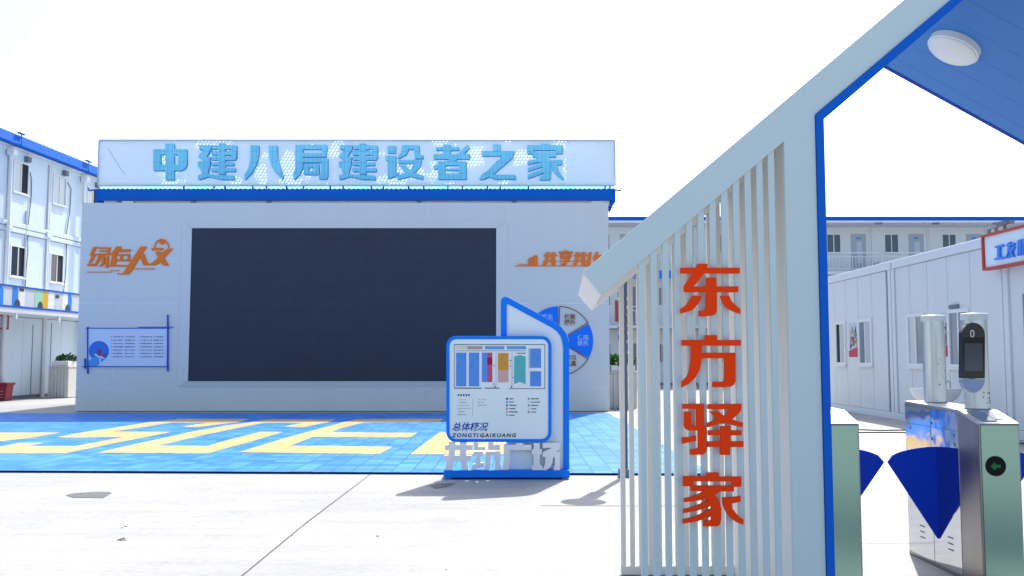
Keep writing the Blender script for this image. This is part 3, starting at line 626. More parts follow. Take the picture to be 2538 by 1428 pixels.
# sector wheel, right of screen
CW = (1384.6, 845.); RWp = 85.5
wh = thing("sector_wheel", "round wheel of blue and copper outlined sectors on the screen wall behind the map sign", "sign", at(CW[0],CW[1]+RWp,YW))
def fW(a, r, d=.03): return at(CW[0]+r*math.cos(R(a)), CW[1]-r*math.sin(R(a)), YW-d)
for a0 in (-29.5, 91, 211.5):
    b = MB(); b.poly([fW(a0+i*58.5/14, RWp) for i in range(15)] + [fW(a0+58.5-i*58.5/4, 26) for i in range(5)], (0,.028,0)); b.build("sector", flat("sector_blue",(.010,.21,.92)), wh)
for a0 in (31.5, 151.5, 271.5):
    b = MB(); a1 = a0 + 57
    b.tube([fW(a0+i*57/14, RWp) for i in range(15)], .012, 5); b.tube([fW(a0,27), fW(a0,RWp)], .012, 5); b.tube([fW(a1,27), fW(a1,RWp)], .012, 5)
    b.build("outline", M['brownline'], wh)
sxp = 24.95/FPX
def wtxt(s, px, py, ht, m_): 
    p_ = at(px, py, YW-.034); text(s, p_, ht*sxp*1.15, m_, wh, fat=.003, depth=.003)
lt = flat("letter_pale",(.45,.62,.92)); cp = flat("letter_copper",(.30,.12,.07))
wtxt("技能", 1399, 790, 12, cp); wtxt("提升", 1399, 804.5, 12, cp)
wtxt("休闲", 1431, 842, 12, lt); wtxt("娱乐", 1431, 856, 12, lt); wtxt("学习", 1401, 892, 12, cp); wtxt("认真", 1401, 906.5, 12, cp); wtxt("文化", 1343, 790, 12, lt)

# ================================================================== KIOSK
YK = 11.25
ki = thing("information_stand", "blue framed site map sign with sloped white back board standing on the concrete", "sign", (-.05,YK,0))
def fK(px, py, Y=YK): return at(px, py, Y)
def rrect(x0,y0,x1,y1,r,n_=6):
    o_ = []
    for cx, cy, a in ((x1-r,y0+r,-90),(x1-r,y1-r,0),(x0+r,y1-r,90),(x0+r,y0+r,180)):
        for i in range(n_+1):
            t = R(a+90*i/n_); o_.append((cx+r*math.cos(t), cy+r*math.sin(t)))
    return o_
outb = [(1241,1170),(1241,752),(1242.5,742),(1247,736.5),(1253,735),(1261,738),(1376,799.5),(1392,811),(1403,826),(1409,843),(1411,862),(1411,1170)]
innb = [(1256,1170),(1256,760),(1256.3,756),(1257,754),(1258.5,754),(1261,755),(1368,812.5),(1381,822),(1389,833),(1394,847),(1396,863),(1396,1170)]
lo_ = [(1241,1096)] + outb[1:] + innb[::-1][:-1] + [(1256,1096)]
b = MB(); b.poly([fK(*q) for q in lo_], (0,.16,0)); b.build("back_frame", M['kiosk'], ki, bevel=.004)
b = MB(); b.poly([fK(*q,YK+.02) for q in innb], (0,.12,0)); b.build("back_board", M['kioskw'], ki)
oF = rrect(1106,833,1367,1096,24); iF = rrect(1114,841,1359,1088.5,17)
b = MB(); b.ring([fK(*q,YK-.09) for q in oF], [fK(*q,YK-.09) for q in iF], (0,.08,0)); b.build("front_frame", M['kiosk'], ki, bevel=.003)
b = MB(); b.poly([fK(*q,YK-.078) for q in iF], (0,.06,0)); fp = b.build("front_board", M['kioskw'], ki)
b = MB(); x0 = fK(1101,1180)[0]; x1 = fK(1411,1180)[0]; b.box(x0,x1,YK-.0-.10,YK+.30,.02,fK(1200,1166,YK-.1)[2]); b.build("base", M['kiosk'], ki, bevel=.006)
b = MB()
for x in (x0+.06,x1-.06): b.box(x-.03,x+.03,YK-.08,YK+.25,0,.03)
b.build("foot", M['seam'], ki)
kM = 260/1375
def fM(x, y, i=0): return at(1110+x*kM, 830+y*kM, YK-.0785-.0008*i)
mc = {}
def mp_(col, polys, i, name="map_patch"):
    for q in polys:
        b = MB(); b.poly([fM(*z_, i) for z_ in q], (0,-.0006,0)); b.build(name, flat("map_%02d%02d%02d" % tuple(int(c*99) for c in col), col), fp)
mp_((.09,.12,.11), [rc(80,123,1275,132), rc(80,132,87,703), rc(1267,132,1275,703), rc(80,693,440,706), rc(487,693,675,706), rc(800,703,1275,711), rc(1063,175,1070,440)], 1, "map_outline")
mp_((.80,.84,.88), [rc(95,215,250,690), rc(255,215,420,690), rc(430,215,590,640), rc(640,215,800,640), rc(850,215,1025,670), rc(1060,160,1235,690)], 1)
mp_((.10,.30,.80), [rc(107,233,243,675), rc(275,233,411,675), rc(446,233,513,620), rc(1078,180,1222,433), rc(1078,477,1222,675)], 2)
mp_((.14,.36,.74), [rc(487,148,740,190), rc(772,148,1025,190)], 2)
mp_((.45,.36,.38), [rc(255,148,454,190)], 2); mp_((.68,.72,.62), [rc(100,138,252,187)], 2)
mp_((.52,.10,.22), [rc(514,233,583,296), rc(514,391,583,620)], 2); mp_((.38,.01,.06), [rc(514,296,583,391)], 2)
mp_((.66,.32,.05), [rc(656,238,795,463)], 2); mp_((.66,.40,.40), [rc(656,463,795,622)], 2)
mp_((.10,.48,.52), [[(868,285),(943,262),(1020,285),(1020,648),(943,618),(868,648)]], 2)
mp_((.30,.34,.50), [rc(108,206,1022,213), rc(629,213,633,690), rc(838,213,843,690), rc(941,262,945,618)], 3, "map_line")
mp_((.06,.14,.45), [[(x+a,y),(x+a+4,y),(x+a+4+45,y-70),(x+a+45,y-70)] for x,y,a in ((110,455,0),(290,440,0),(185,330,0),(365,325,0),(690,330,0),(720,410,0),(895,400,0),(960,560,0),(1100,290,0),(1150,350,0),(1115,560,0),(1160,580,0))], 4, "map_line")
mp_((.05,.05,.08), [rc(597,403,618,411), rc(815,330,830,345), rc(812,404,825,416), rc(848,555,865,566), rc(610,668,622,690), rc(828,670,842,695), rc(586,640,606,650), rc(900,236,1020,246)], 3, "map_icon")
# legend and small print
b = MB(); rr_ = random.Random(9)
for k in range(5): b.poly([fM(*q,1) for q in rc(130+34*k,778,150+34*k,804)], (0,-.0006,0))
b.build("text_line", M['ink'], fp)
for x0_, x1_, y, h_ in ((150,240,852,4),(150,260,889,6),(125,285,928,4),(125,285,967,5),(148,210,1006,8),(125,240,1046,8),(398,505,847,4),(395,480,884,6),(395,510,922,6)):
    x = x0_; b = MB()
    while x < x1_: 
        w_ = rr_.uniform(6,11); b.poly([fM(*q,1) for q in rc(x,y-h_,x+w_,y+h_)], (0,-.0006,0)); x += w_ + rr_.uniform(7,14)
    b.build("text_line", M['inkl'], fp)
b = MB(); b.poly([fM(*q,1) for q in rc(324,835,327,1065)], (0,-.0006,0)); b.build("divider_line", M['inkl'], fp)
for x0_, y, w_ in ((806,838,56),(806,882,54),(806,924,98),(806,968,75),(806,1011,98),(806,1054,56),(1093,838,100),(1093,882,98),(1093,926,80),(1093,970,58),(1093,1013,58)):
    x = x0_; b = MB()
    while x < x0_+w_: 
        q_ = rr_.uniform(8,16); b.poly([fM(*q,1) for q in rc(x,y-rr_.uniform(5,9),x+q_,y+rr_.uniform(5,9))], (0,-.0006,0)); x += q_ + 3
    b.build("text_line", M['ink'], fp)
for col, pos in (((.22,.02,.07),(762,838)),((.15,.35,.75),(762,882)),((.35,.12,.25),(762,924)),((.45,.28,.20),(762,968)),((.62,.42,.42),(762,1011)),((.25,.60,.70),(762,1054)),((.30,.33,.60),(1047,838)),((.62,.70,.70),(1047,882)),((.10,.36,.36),(1047,926)),((.60,.70,.74),(1047,970)),((.42,.25,.24),(1047,1013))):
    x, y = pos; mp_(col, [rc(x,y-13,x+26,y+14)], 1, "legend_swatch")
text("总体概况", at(1120,1066,YK-.080), .106, flat("title_blue",(.012,.07,.46)), fp, fat=.0016, shear=.22, depth=.001)
pz = at(1120,1083,YK-.080); s_ = .066
for body, pxx, mm in (("ZONGTI",1120,M['navy']),("GAI",1189,flat("maroon_ink",(.20,.015,.03))),("KUANG",1219.5,flat("green_ink",(.02,.13,.06)))):
    text(body, at(pxx,1083.5,YK-.080), .062, mm, fp, fat=.002, shear=.2, depth=.001, spacing=1.30, sx=1.10)
# characters standing on the base
kG = 330/2538
def fG(x, y): return at(1090+x*kG, 1090+y*kG, YK-.085)
GO = [rc(170,52,290,405), rc(385,52,505,405), rc(95,105,625,200), rc(78,302,605,402), [(140,395),(280,395),(248,580),(98,580)], [(392,395),(515,395),(555,580),(428,580)]]
ZHU = [rc(640,62,735,200), rc(720,140,868,200), rc(922,62,1020,200), rc(1000,110,1150,200), rc(640,232,830,305), rc(690,300,778,500), [(640,470),(840,440),(845,520),(620,580),(600,540)], [(872,232),(972,232),(965,470),(940,580),(838,580),(866,480)], rc(965,232,1155,305), rc(1050,305,1155,470), [(1050,465),(1160,465),(1185,580),(1050,580)]]
GUANG = [rc(1445,60,1588,105), rc(1340,95,1745,196), [(1215,95),(1345,95),(1330,420),(1310,575),(1190,575),(1212,420)]]
CHANG = [rc(1790,62,1905,500), rc(1755,180,1942,282), rc(1755,488,1955,580), [(1960,60),(2292,60),(2292,170),(2215,232),(2292,240),(2292,580),(2165,580),(2195,490),(2193,335),(2160,335),(2150,430),(2110,520),(2040,580),(1952,580),(2005,470),(2012,330),(1960,330),(1960,240),(2140,155),(1960,160)]]
for gl in (GO, ZHU, GUANG, CHANG): glyph("letter", gl, fG, flat("letter_white",(.86,.88,.90)), ki, (0,.06,0), .0015)

# ================================================================== GARDEN LAMP BEHIND THE SLATS
lx, ly = 1.37, 11.4
la = thing("garden_lamp", "slim slate grey lamp post with finned head, standing behind the gate slats", "lamp", (lx,ly,0))
b = MB(); b.box(lx-.075,lx+.075,ly-.075,ly+.075,0,.10); b.build("base", flat("base_blue_grey",(.16,.22,.34)), la, bevel=.01)
b = MB(); b.box(lx-.033,lx+.033,ly-.033,ly+.033,.10,2.3); b.build("pole", M['post'], la)
b = MB()
for k in range(7): 
    z = 1.66 + .105*k; b.box(lx-.062,lx+.09,ly-.062,ly+.062,z,z+.062)
b.build("fin", M['post'], la)
b = MB(); b.lathe([(.05,0),(.2,.02),(.23,.05),(.16,.11),(.05,.14)], (lx+.02,ly,2.42), 24); b.box(lx-.04,lx+.08,ly-.05,ly+.05,2.3,2.43); b.build("cap", M['post'], la, smooth=True)

# ================================================================== ENTRANCE GATE
YF, YB, SH = 4.65, 6.33, .094
ga = thing("entrance_gate", "pale grey slatted gate frame with sloping beam, blue edge and four orange characters", "gate", (1.4,5.4,0))
def fF(px, py, d=0): return at(px, py, YF+d)
dv = Vector((SH, YB-YF, 0))
def zx(px, z):   # x on gate front at photo column px for height z (columns lean with pitch)
    return px
p0 = fF(1943.5,350); p1 = fF(2020,285)
beam = [fF(1443,675), fF(2850,-517), fF(2850,-430), fF(2362,-4), p1, (p1[0],YF,0), (p0[0],YF,0), p0, fF(1490,732)]
b = MB(); b.poly(beam, (0,.03,0)); b.build("frame", M['gate'], ga, bevel=.004)
cx_ = sum(q[0] for q in beam)/len(beam)
inner = [fF(1444.5,676.5,.0), fF(2850,-514), fF(2850,-434), fF(2362,-8), (p1[0]-.003,YF,p1[2]), (p1[0]-.003,YF,0), (p0[0]+.003,YF,0), (p0[0]+.003,YF,p0[2]+.003), fF(1491,729.5)]
k0 = .03/(YB-YF); b = MB(); b.poly([tuple(Vector(q)+dv*k0) for q in inner], dv*(1-k0)); b.build("inner_frame", M['slatback'], ga, bevel=.004)
tr_ = [fF(2362,-4), fF(2392,-4), fF(2040,297), (fF(2040,297)[0]-.001,YF,0), (p1[0]+.002,YF,0), (p1[0]+.002,YF,p1[2])]
b = MB(); b.poly([tuple(Vector(q)+Vector((0,-.012,0))) for q in tr_], (0,.30,0)); b.build("edge_trim", M['blue'], ga)
b = MB(); q0 = fF(2392,-4); q1 = fF(2850,-400); q2 = fF(2850,-428); q3 = fF(2362,-3.5); b.poly([(q[0],YF-.012,q[2]) for q in (q0,q1,q2,q3)], (0,.3,0)); b.build("edge_trim", M['blue'], ga)
# front slats
A = fF(1490,732); B = fF(1943.5,350); sl_ = (B[2]-A[2])/(B[0]-A[0])
def beam_low(x): return A[2] + sl_*(x-A[0])
xs0 = fF(1586,900)[0]; pitch_ = .0603; wd = .0325
k = 0; x = xs0
while x + wd < B[0]+.0:
    b = MB(); x2 = x + wd; zt1, zt2 = beam_low(x)+.01, beam_low(x2)+.01
    b.poly([(x,YF+.012,.0),(x2,YF+.012,.0),(x2,YF+.012,zt2),(x,YF+.012,zt1)], (0,.022,0)); b.build("front_slat", M['gate'], ga, bevel=.002)
    x += pitch_; k += 1
b = MB(); b.box(xs0-.01,p0[0],YF+.014,YF+.05,.02,.09); b.build("front_rail", M['gate'], ga)
# rear slats
def back_low(x): return A[2] + sl_*(x-A[0]-SH)
x = at(1535.5,1000,YB)[0]; xs1 = x
while x + wd < p0[0]+SH-.02:
    b = MB(); x2 = x + wd
    b.poly([(x,YB-.03,.06),(x2,YB-.03,.06),(x2,YB-.03,max(.1,back_low(x2)+.02)),(x,YB-.03,back_low(x)+.02)], (0,.03,0)); b.build("rear_slat", M['slatback'], ga, bevel=.002)
    x += pitch_
b = MB(); b.box(xs1-.002,p0[0]+SH,YB-.032,YB+.004,.004,.062); b.build("rear_rail", M['slatback'], ga, bevel=.002)
# orange characters
kC = 200/840
def fC(x, y): return at(1660+x*kC, 640+y*kC, YF-.03)
def fD(x, y): return at(1660+x*kC, 980+y*kC, YF-.03)
DONG = [rc(113,98,731,158), [(265,103),(278,85),(290,57),(400,57),(388,110),(365,158),(253,292),(244,353),(165,354),(150,345),(150,290),(235,160)], rc(160,292,717,353), [(380,200),(488,200),(494,540),(485,575),(465,592),(430,600),(370,606),(305,605),(303,547),(365,545),(380,536)], [(235,388),(335,388),(328,430),(300,475),(245,537),(200,555),(115,578),(113,530),(170,487),(210,440)], [(528,388),(620,388),(650,450),(690,490),(740,530),(740,578),(690,563),(630,537),(580,495),(550,450)]]
FANG = [rc(127,850,742,912), rc(370,800,495,855), [(225,905),(335,905),(335,1040),(330,1090),(315,1160),(265,1250),(200,1310),(127,1348),(125,1290),(180,1235),(205,1170),(220,1080)], [(325,983),(685,983),(688,1285),(675,1315),(640,1338),(560,1345),(450,1343),(450,1287),(555,1285),(572,1276),(575,1042),(325,1042)]]
YI = [[(135,90),(358,86),(360,312),(380,312),(385,570),(370,602),(340,620),(215,620),(215,565),(275,560),(295,545),(293,368),(200,367),(165,350),(150,320),(150,170),(225,168),(228,300),(245,318),(278,318),(275,142),(135,142)], [(132,437),(200,435),(280,420),(280,475),(200,490),(132,508)],
      [(398,92),(752,88),(747,150),(720,190),(652,250),(765,285),(763,335),(680,318),(590,295),(520,298),(397,335),(397,287),(495,248),(415,170),(515,168),(565,210),(590,205),(635,148),(398,145)], rc(530,322,630,622), rc(403,365,752,418), rc(397,480,772,540)]
JIA = [[(142,842),(388,842),(388,805),(512,805),(512,847),(748,847),(748,898),(142,898)], rc(142,897,245,948), rc(655,897,748,955),
       [(222,942),(670,942),(672,1003),(525,1003),(470,1040),(500,1070),(525,1120),(540,1180),(538,1300),(525,1345),(500,1366),(355,1368),(355,1312),(420,1308),(437,1295),(437,1262),(300,1310),(137,1340),(140,1295),(270,1265),(437,1180),(435,1155),(300,1200),(143,1230),(143,1187),(250,1165),(405,1095),(400,1072),(320,1095),(152,1115),(152,1075),(250,1055),(360,1003),(222,998)],
       [(548,1065),(660,1063),(740,1048),(743,1108),(645,1130),(650,1170),(690,1225),(730,1270),(773,1295),(770,1350),(700,1325),(640,1285),(590,1220),(560,1150)]]
for fn, gl in ((fC,DONG),(fC,FANG),(fD,YI),(fD,JIA)): glyph("letter", gl, fn, M['orange'], ga, (0,.022,0), .0006, bevel=.0015)

# canopy roof behind the beam, falling to the right
e0 = at(2140,132,7.5); e1 = at(2538,351,7.5); sl2 = (e1[2]-e0[2])/(e1[0]-e0[0]); XE = 6.6
def rz(x): return e0[2] + sl2*(x-e0[0])
cr = thing("canopy_roof", "blue canopy roof slab sloping down to the right behind the gate beam", "canopy", (XE,6.2,0))
b = MB(); b.poly([(e0[0],4.9,rz(e0[0])),(XE,4.9,rz(XE)),(XE,4.9,rz(XE)+.09),(e0[0],4.9,rz(e0[0])+.09)], (0,2.6,0)); b.build("soffit", M['soffit'], cr)
dN = Vector((-sl2,0,1)).normalized()*-1
b = MB()
ys = 5.2
while ys < 7.4:
    b.poly([(e0[0],ys,rz(e0[0])-.0005),(XE,ys,rz(XE)-.0005),(XE,ys,rz(XE)-.0011),(e0[0],ys,rz(e0[0])-.0011)], (0,.005,0)); ys += .30
b.build("soffit_rib", M['soffit'], cr)
b = MB(); b.poly([(e0[0],7.5,rz(e0[0])-.004),(XE,7.5,rz(XE)-.004),(XE,7.5,rz(XE)+.10),(e0[0],7.5,rz(e0[0])+.10)], (0,.05,0)); b.build("edge_fascia", M['navy'], cr)
b = MB(); b.box(XE-.2,XE,5.0,5.25,0,rz(XE)); b.build("post", M['gate'], cr); b = MB(); b.box(XE-.2,XE,7.2,7.45,0,rz(XE)); b.build("post", M['gate'], cr)
# round ceiling lamp
pr_ = ray(2368,112)
t_ = (e0[2] - sl2*e0[0] - CAMH)/(pr_[2] - sl2*pr_[0]); lc = Vector((pr_[0]*t_, pr_[1]*t_, CAMH+pr_[2]*t_))
cl = thing("ceiling_lamp", "round white flush ceiling lamp on the blue canopy soffit", "lamp", lc)
cl.rotation_euler = dN.to_track_quat('Z','Y').to_euler()
BASE[cl.name] = Vector((0,0,0))
b = MB(); b.lathe([(.165,-.002),(.187,.0),(.187,.045),(.175,.05)], (0,0,0), 48); b.build("base_ring", M['opal'], cl, smooth=True)
b = MB(); b.lathe([(.18,.045),(.175,.06),(.15,.078),(.10,.092),(.045,.099),(.005,.10)], (0,0,0), 48); b.build("diffuser", M['opal'], cl, smooth=True)

# ================================================================== TURNSTILES
def turnstile(label, X0, X1, mirror_sides, wings):
    t = thing("turnstile", label, "turnstile", ((X0+X1)/2,6.45,0), "steel flap turnstiles at the entrance")
    prof = [(5.9,.0),(5.9,1.03),(6.15,1.097),(7.0,1.118),(7.0,0)]
    b = MB(); b.poly([(X0,y,z) for y, z in prof], (X1-X0,0,0)); bd = b.build("body", M['steelb'], t, bevel=.008)
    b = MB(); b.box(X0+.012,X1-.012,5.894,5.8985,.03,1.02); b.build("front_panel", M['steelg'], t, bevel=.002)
    b = MB(); b.poly([(X0+.004,5.897,1.0335),(X0+.004,6.15,1.1013),(X0+.004,7.0,1.1223),(X0+.004,7.0,1.1193),(X0+.004,6.15,1.0983),(X0+.004,5.897,1.0305)], (X1-X0-.008,0,0)); b.build("top_plate", M['steelt'], t)
    for s, xx in mirror_sides:
        b = MB(); b.box(xx-.003 if s < 0 else xx, xx if s < 0 else xx+.003, 6.17, 6.985, .03, 1.085); mr_ = b.build("side_panel", M['mirror'], t)
        xo = xx + s*.0035
        b = MB()
        for y in (6.565,): b.box(min(xo,xo+s*.0006),max(xo,xo+s*.0006),y,y+.004,.03,1.085)
        for z in (.96,): b.box(min(xo,xo+s*.0006),max(xo,xo+s*.0006),6.17,6.985,z,z+.004)
        for yc, zc in ((6.75,.24),(6.75,.20),(6.75,.16),(6.32,.24),(6.32,.20),(6.32,.16)): b.box(min(xo,xo+s*.002),max(xo,xo+s*.002),yc-.035,yc+.035,zc,zc+.008)
        for yc, zc in ((6.22,.92),(6.9,.92),(6.22,.86),(6.55,.98),(6.55,.87)): b.box(min(xo,xo+s*.002),max(xo,xo+s*.002),yc-.008,yc+.008,zc,zc+.02)
        b.build("seam_and_vent", M['seam'], mr_)
    for s, xr_, xt in wings:
        Lw = xt - xr_; pts = [(xr_ - s*.008, .20)]
        pts.append((xr_ + s*.012, .205))
        tip = (xt, .724)
        pts.append(tip)
        for i in range(1, 11):
            f_ = i/10.; pts.append((xt + (xr_-s*.008-xt)*f_, .724 + (.83-.724)*(1-(1-f_)**2)**.5*1.0 if f_ < 1 else .83))
        b = MB(); b.poly([(x_,6.49,z_) for x_, z_ in pts], (0,.014,0)); b.build("wing", M['wing'], t, bevel=.002)
    return t
tl = turnstile("steel flap turnstile half hidden behind the blue gate edge", 1.91, 2.19, [(1,2.19)], [(1,2.19,2.575)])
tr = turnstile("steel flap turnstile carrying two upright cylinders, green arrow light on its front", 2.94, 3.20, [(-1,2.94),(1,3.20)], [(-1,2.94,2.60),(1,3.20,3.62)])
pc = at(2468,1155.5,5.892)
b = MB(); b.poly([(pc[0]+.0625*math.cos(i*math.pi/24),5.8935,pc[2]+.0625*math.sin(i*math.pi/24)) for i in range(48)], (0,-.006,0)); disp = b.build("arrow_display", flat("display_black",(.004,.005,.005)), tr)
b = MB()
for cx in range(-5,6):
    for cz in range(-3,4):
        on = (abs(cz) <= 1 and cx >= -1 and cx <= 4) or (cx < 0 and abs(cz) <= cx+5 and cx >= -5 and abs(cz) <= 3 and (cx > -5 or cz == 0))
        if on:
            x_, z_ = pc[0]+cx*.0064, pc[2]+cz*.0064; b.box(x_-.0016,x_+.0016,5.8860,5.8874,z_-.0016,z_+.0016)
b.build("green_arrow", M['led_green'], disp)
# card reader plates on the sloped top
def top_pt(x, y): 
    z = 1.03 + (1.097-1.03)*(y-5.9)/.25; return (x, y, z+.006)
b = MB(); b.poly([top_pt(2.985,5.93),top_pt(3.075,5.93),top_pt(3.06,6.13),top_pt(2.975,6.13)], (0,0,.004)); b.build("card_reader", flat("reader_blue",(.16,.22,.30),.15), tr)
b = MB(); b.poly([top_pt(3.08,5.96),top_pt(3.135,5.96),top_pt(3.125,6.11),top_pt(3.07,6.11)], (0,0,.003)); b.build("card_reader", flat("reader_grey",(.45,.47,.50),.2), tr)

# upright cylinders on the right turnstile
def cyl(label, cx, cy, z0, z1, r):
    t = thing("face_terminal", label, "terminal", (cx,cy,z0))
    b = MB(); b.lathe([(r+.006,-.004),(r+.006,.006)], (cx,cy,z0), 40); b.build("foot_ring", M['seam'], t, smooth=True)
    b = MB(); b.lathe([(r,.006),(r,z1-z0-.045)], (cx,cy,z0), 48); b.build("tube", M['cyl'], t, smooth=True)
    b = MB(); b.lathe([(r+.004,z1-z0-.045),(r+.006,z1-z0-.035),(r+.006,z1-z0-.004),(r,z1-z0)], (cx,cy,z0), 48); b.build("cap", flat("cap_pale",(.62,.70,.70),.3), t, smooth=True)
    return t
t1 = cyl("plain silver cylinder post on the turnstile top, scratched and rear of the pair", 3.107, 6.85, 1.118, 1.757, .078)
t2 = cyl("silver cylinder face scanner with arched black screen, front of the pair", 3.108, 6.24, 1.104, 1.742, .079)
rr_ = random.Random(2)
for t_, cx, cy, z0 in ((t1,3.107,6.85,1.13),(t2,3.108,6.24,1.13)):
    b = MB()
    for _ in range(9):
        a = rr_.uniform(-130,-40); r_ = .0788 if cy > 6.5 else .0798; z = z0 + rr_.uniform(.0,.30 if cy > 6.5 else .10)
        x_, y_ = cx+r_*math.cos(R(a)), cy+r_*math.sin(R(a)); s = rr_.uniform(.0015,.005)
        b.box(x_-s,x_+s,y_-.0015,y_+.0015,z-.002,z+rr_.uniform(.001,.007))
    b.build("scuff", M['ink'], t_)
# arched black face of the scanner
fy = 6.24 - .079 - .004
def fT(px, py, d=0): return at(px, py, fy-d)
arch = [fT(2384.5+28.5*(1-math.cos(i*math.pi/16)), 830-30*math.sin(i*math.pi/16)) for i in range(17)]
b = MB(); b.poly([fT(2384.5,938)] + arch + [fT(2441.5,938)], (0,.05,0)); fc = b.build("face_panel", flat("olive_black",(.010,.013,.012),.25), t2, bevel=.002)
b = MB(); b.poly([fT(*q,.003) for q in rc(2385.5,836,2440.5,937)], (0,.004,0)); b.build("bezel", M['blackgl'], fc)
b = MB(); b.poly([fT(*q,.005) for q in rc(2391,851,2435,920)], (0,.003,0)); b.build("display", flat("display_grey",(.06,.075,.09),.08), fc)
b = MB(); b.ring([fT(*q,.004) for q in rrect(2405,818,2415,836,4,3)], [fT(*q,.004) for q in rrect(2407.5,820.5,2412.5,833.5,2,3)], (0,.003,0)); b.build("lens", flat("lens_silver",(.6,.6,.58),.2), fc)
b = MB(); b.poly([fT(2384.5,939.5)] + [fT(2413-28.5*math.cos(i*math.pi/16), 940+33*math.sin(i*math.pi/16)) for i in range(17)], (0,.05,0)); b.build("chin_panel", flat("chin_blue",(.30,.37,.55),.4), t2, bevel=.002)

# cables lying on the ground past the turnstiles
ca = MB(); ca.tube([gnd(x,y,.012) for x, y in ((2080,1062),(2130,1065),(2180,1067),(2238,1066),(2330,1070),(2540,1090))], .012, 6); tag(ca.build("ground_cable", M['rubber']), "thin dark cable on the concrete beyond the turnstiles, farther of the two", "cable", "cables on the concrete")
ca = MB(); ca.tube([gnd(x,y,.012) for x, y in ((2080,1073),(2130,1072),(2180,1072),(2238,1072),(2330,1080),(2540,1100))], .012, 6); tag(ca.build("ground_cable", M['rubber']), "thin dark cable on the concrete beyond the turnstiles, nearer of the two", "cable", "cables on the concrete")

# ================================================================== RIGHT SINGLE-STOREY BLOCK
RF = Fr((8.93,0,0), (0,1,0), (-1,0,0))
rb = thing("service_block", "low white single storey container block with a red framed sign, right side of the yard", "building", (8.93,18,0))
b = MB(); RF.box(b, 9, 27.5, -6, -.03, 0, 3.66); b.build("wall", M['seam'], rb)
seams = [27.5] + [8.93*FPX/(p_-1269) for p_ in (2069,2098,2128,2162,2198)] + [21.55] + [8.93*FPX/(p_-1269) for p_ in (2257,2301,2351,2408,2480)] + [16.6,15.8,14.9,14,13,12,11,10,9]
wins = [(25.60,24.83),(23.90,23.00),(20.95,20.05),(18.98,18.10)]
b = MB()
for a, c in zip(seams[:-1], seams[1:]):
    if abs(a - 8.93*FPX/(2198-1269)) < .01: continue
    u0, u1 = c+.008, a-.008
    cut = [w_ for w_ in wins if w_[1] < u1 and w_[0] > u0]
    xs_ = [u0] + sorted(q for w_ in cut for q in (max(u0,w_[1]),min(u1,w_[0]))) + [u1]
    for s0, s1 in zip(xs_[:-1], xs_[1:]):
        if s1 - s0 < .004: continue
        mid = (s0+s1)/2
        if any(w_[1] < mid < w_[0] for w_ in cut): RF.box(b, s0, s1, -.03, 0, .17, 1.23); RF.box(b, s0, s1, -.03, 0, 2.41, 3.5)
        else: RF.box(b, s0, s1, -.03, 0, .17, 3.5)
b.build("wall_panel", M['cont'], rb)
for i, (a, c) in enumerate(wins): window(RF, rb, c, a, 1.23, 2.41, ('pale_glass','pale_glass','glassmid','glassmid')[i], fr=.075, glass2=(M['open'],M['glassmid'],M['pale_glass'],M['glassmid'])[i])
b = MB(); RF.box(b, 9, 27.5, -.03, .04, 3.51, 3.70); b.build("eave_beam", M['contd'], rb, bevel=.012)
b = MB(); RF.box(b, 9, 27.5, -6, .0, 3.66, 3.71); b.build("roof", M['contd'], rb)
b = MB(); RF.box(b, 9, 27.5, -.03, .05, .0, .16); b.build("plinth", M['contd'], rb, bevel=.01)
for ua, ub in ((21.56,21.72),(21.76,21.92),(16.62,16.78),(16.82,16.94)):
    b = MB(); RF.box(b, ua, ub, -.03, .035, .16, 3.51); b.build("corner_post", M['contd'], rb, bevel=.01)
b = MB(); RF.box(b, 21.66,21.84,.036,.075,3.5,3.66); b.build("clamp_plate", M['contd'], rb)
b = MB(); RF.box(b, 15.0,16.15,-.01,.03,.17,2.55); dr = b.build("door", flat("door_slate",(.20,.26,.36)), rb)
b = MB(); RF.box(b, 15.1,16.05,.031,.036,.3,2.45); b.build("door_leaf", M['glass'], dr)
b = MB(); RF.box(b, 18.5,18.85,.0,.05,2.43,2.50); b.build("vent_box", M['inkl'], rb)
# posters
def poster(u0, u1, z0, z1, label):
    t = thing("poster", label, "poster", RF.p(u0,.01,z0), "posters between the windows of the service block")
    b = MB(); RF.box(b,u0,u1,.001,.006,z0,z1); b.build("sheet", flat("poster_sky",(.55,.62,.75)), t)
    rr = random.Random(int(u0*10)); cols = [(.45,.05,.08),(.60,.40,.10),(.12,.12,.16),(.30,.20,.14),(.65,.62,.55),(.10,.2,.35)]
    for i, c_ in enumerate(cols):
        b = MB()
        for _ in range(5):
            a = rr.uniform(u0,u1-.08); z = z0 + (z1-z0)*rr.uniform(.2,.72); RF.box(b,a,min(u1,a+rr.uniform(.03,.09)),.0062,.0066+i*.0005,z,min(z1,z+rr.uniform(.06,.24)))
        b.build("picture_patch", flat("poster_%d" % i, c_), t)
    b = MB(); b.poly([RF.p(u0,.0105,z0),RF.p(u1,.0105,z0),RF.p(u1,.0105,z0+.16),RF.p(u0,.0105,z0+.26)], (-.0006,0,0)); b.build("red_band", flat("poster_red",(.55,.06,.10)), t)
poster(24.02,24.62,1.45,2.34, "colourful poster with a red base between the two windows farthest along the service block")
poster(19.02,19.30,1.46,2.36, "narrow colourful poster beside the window, seen between the two silver cylinders")
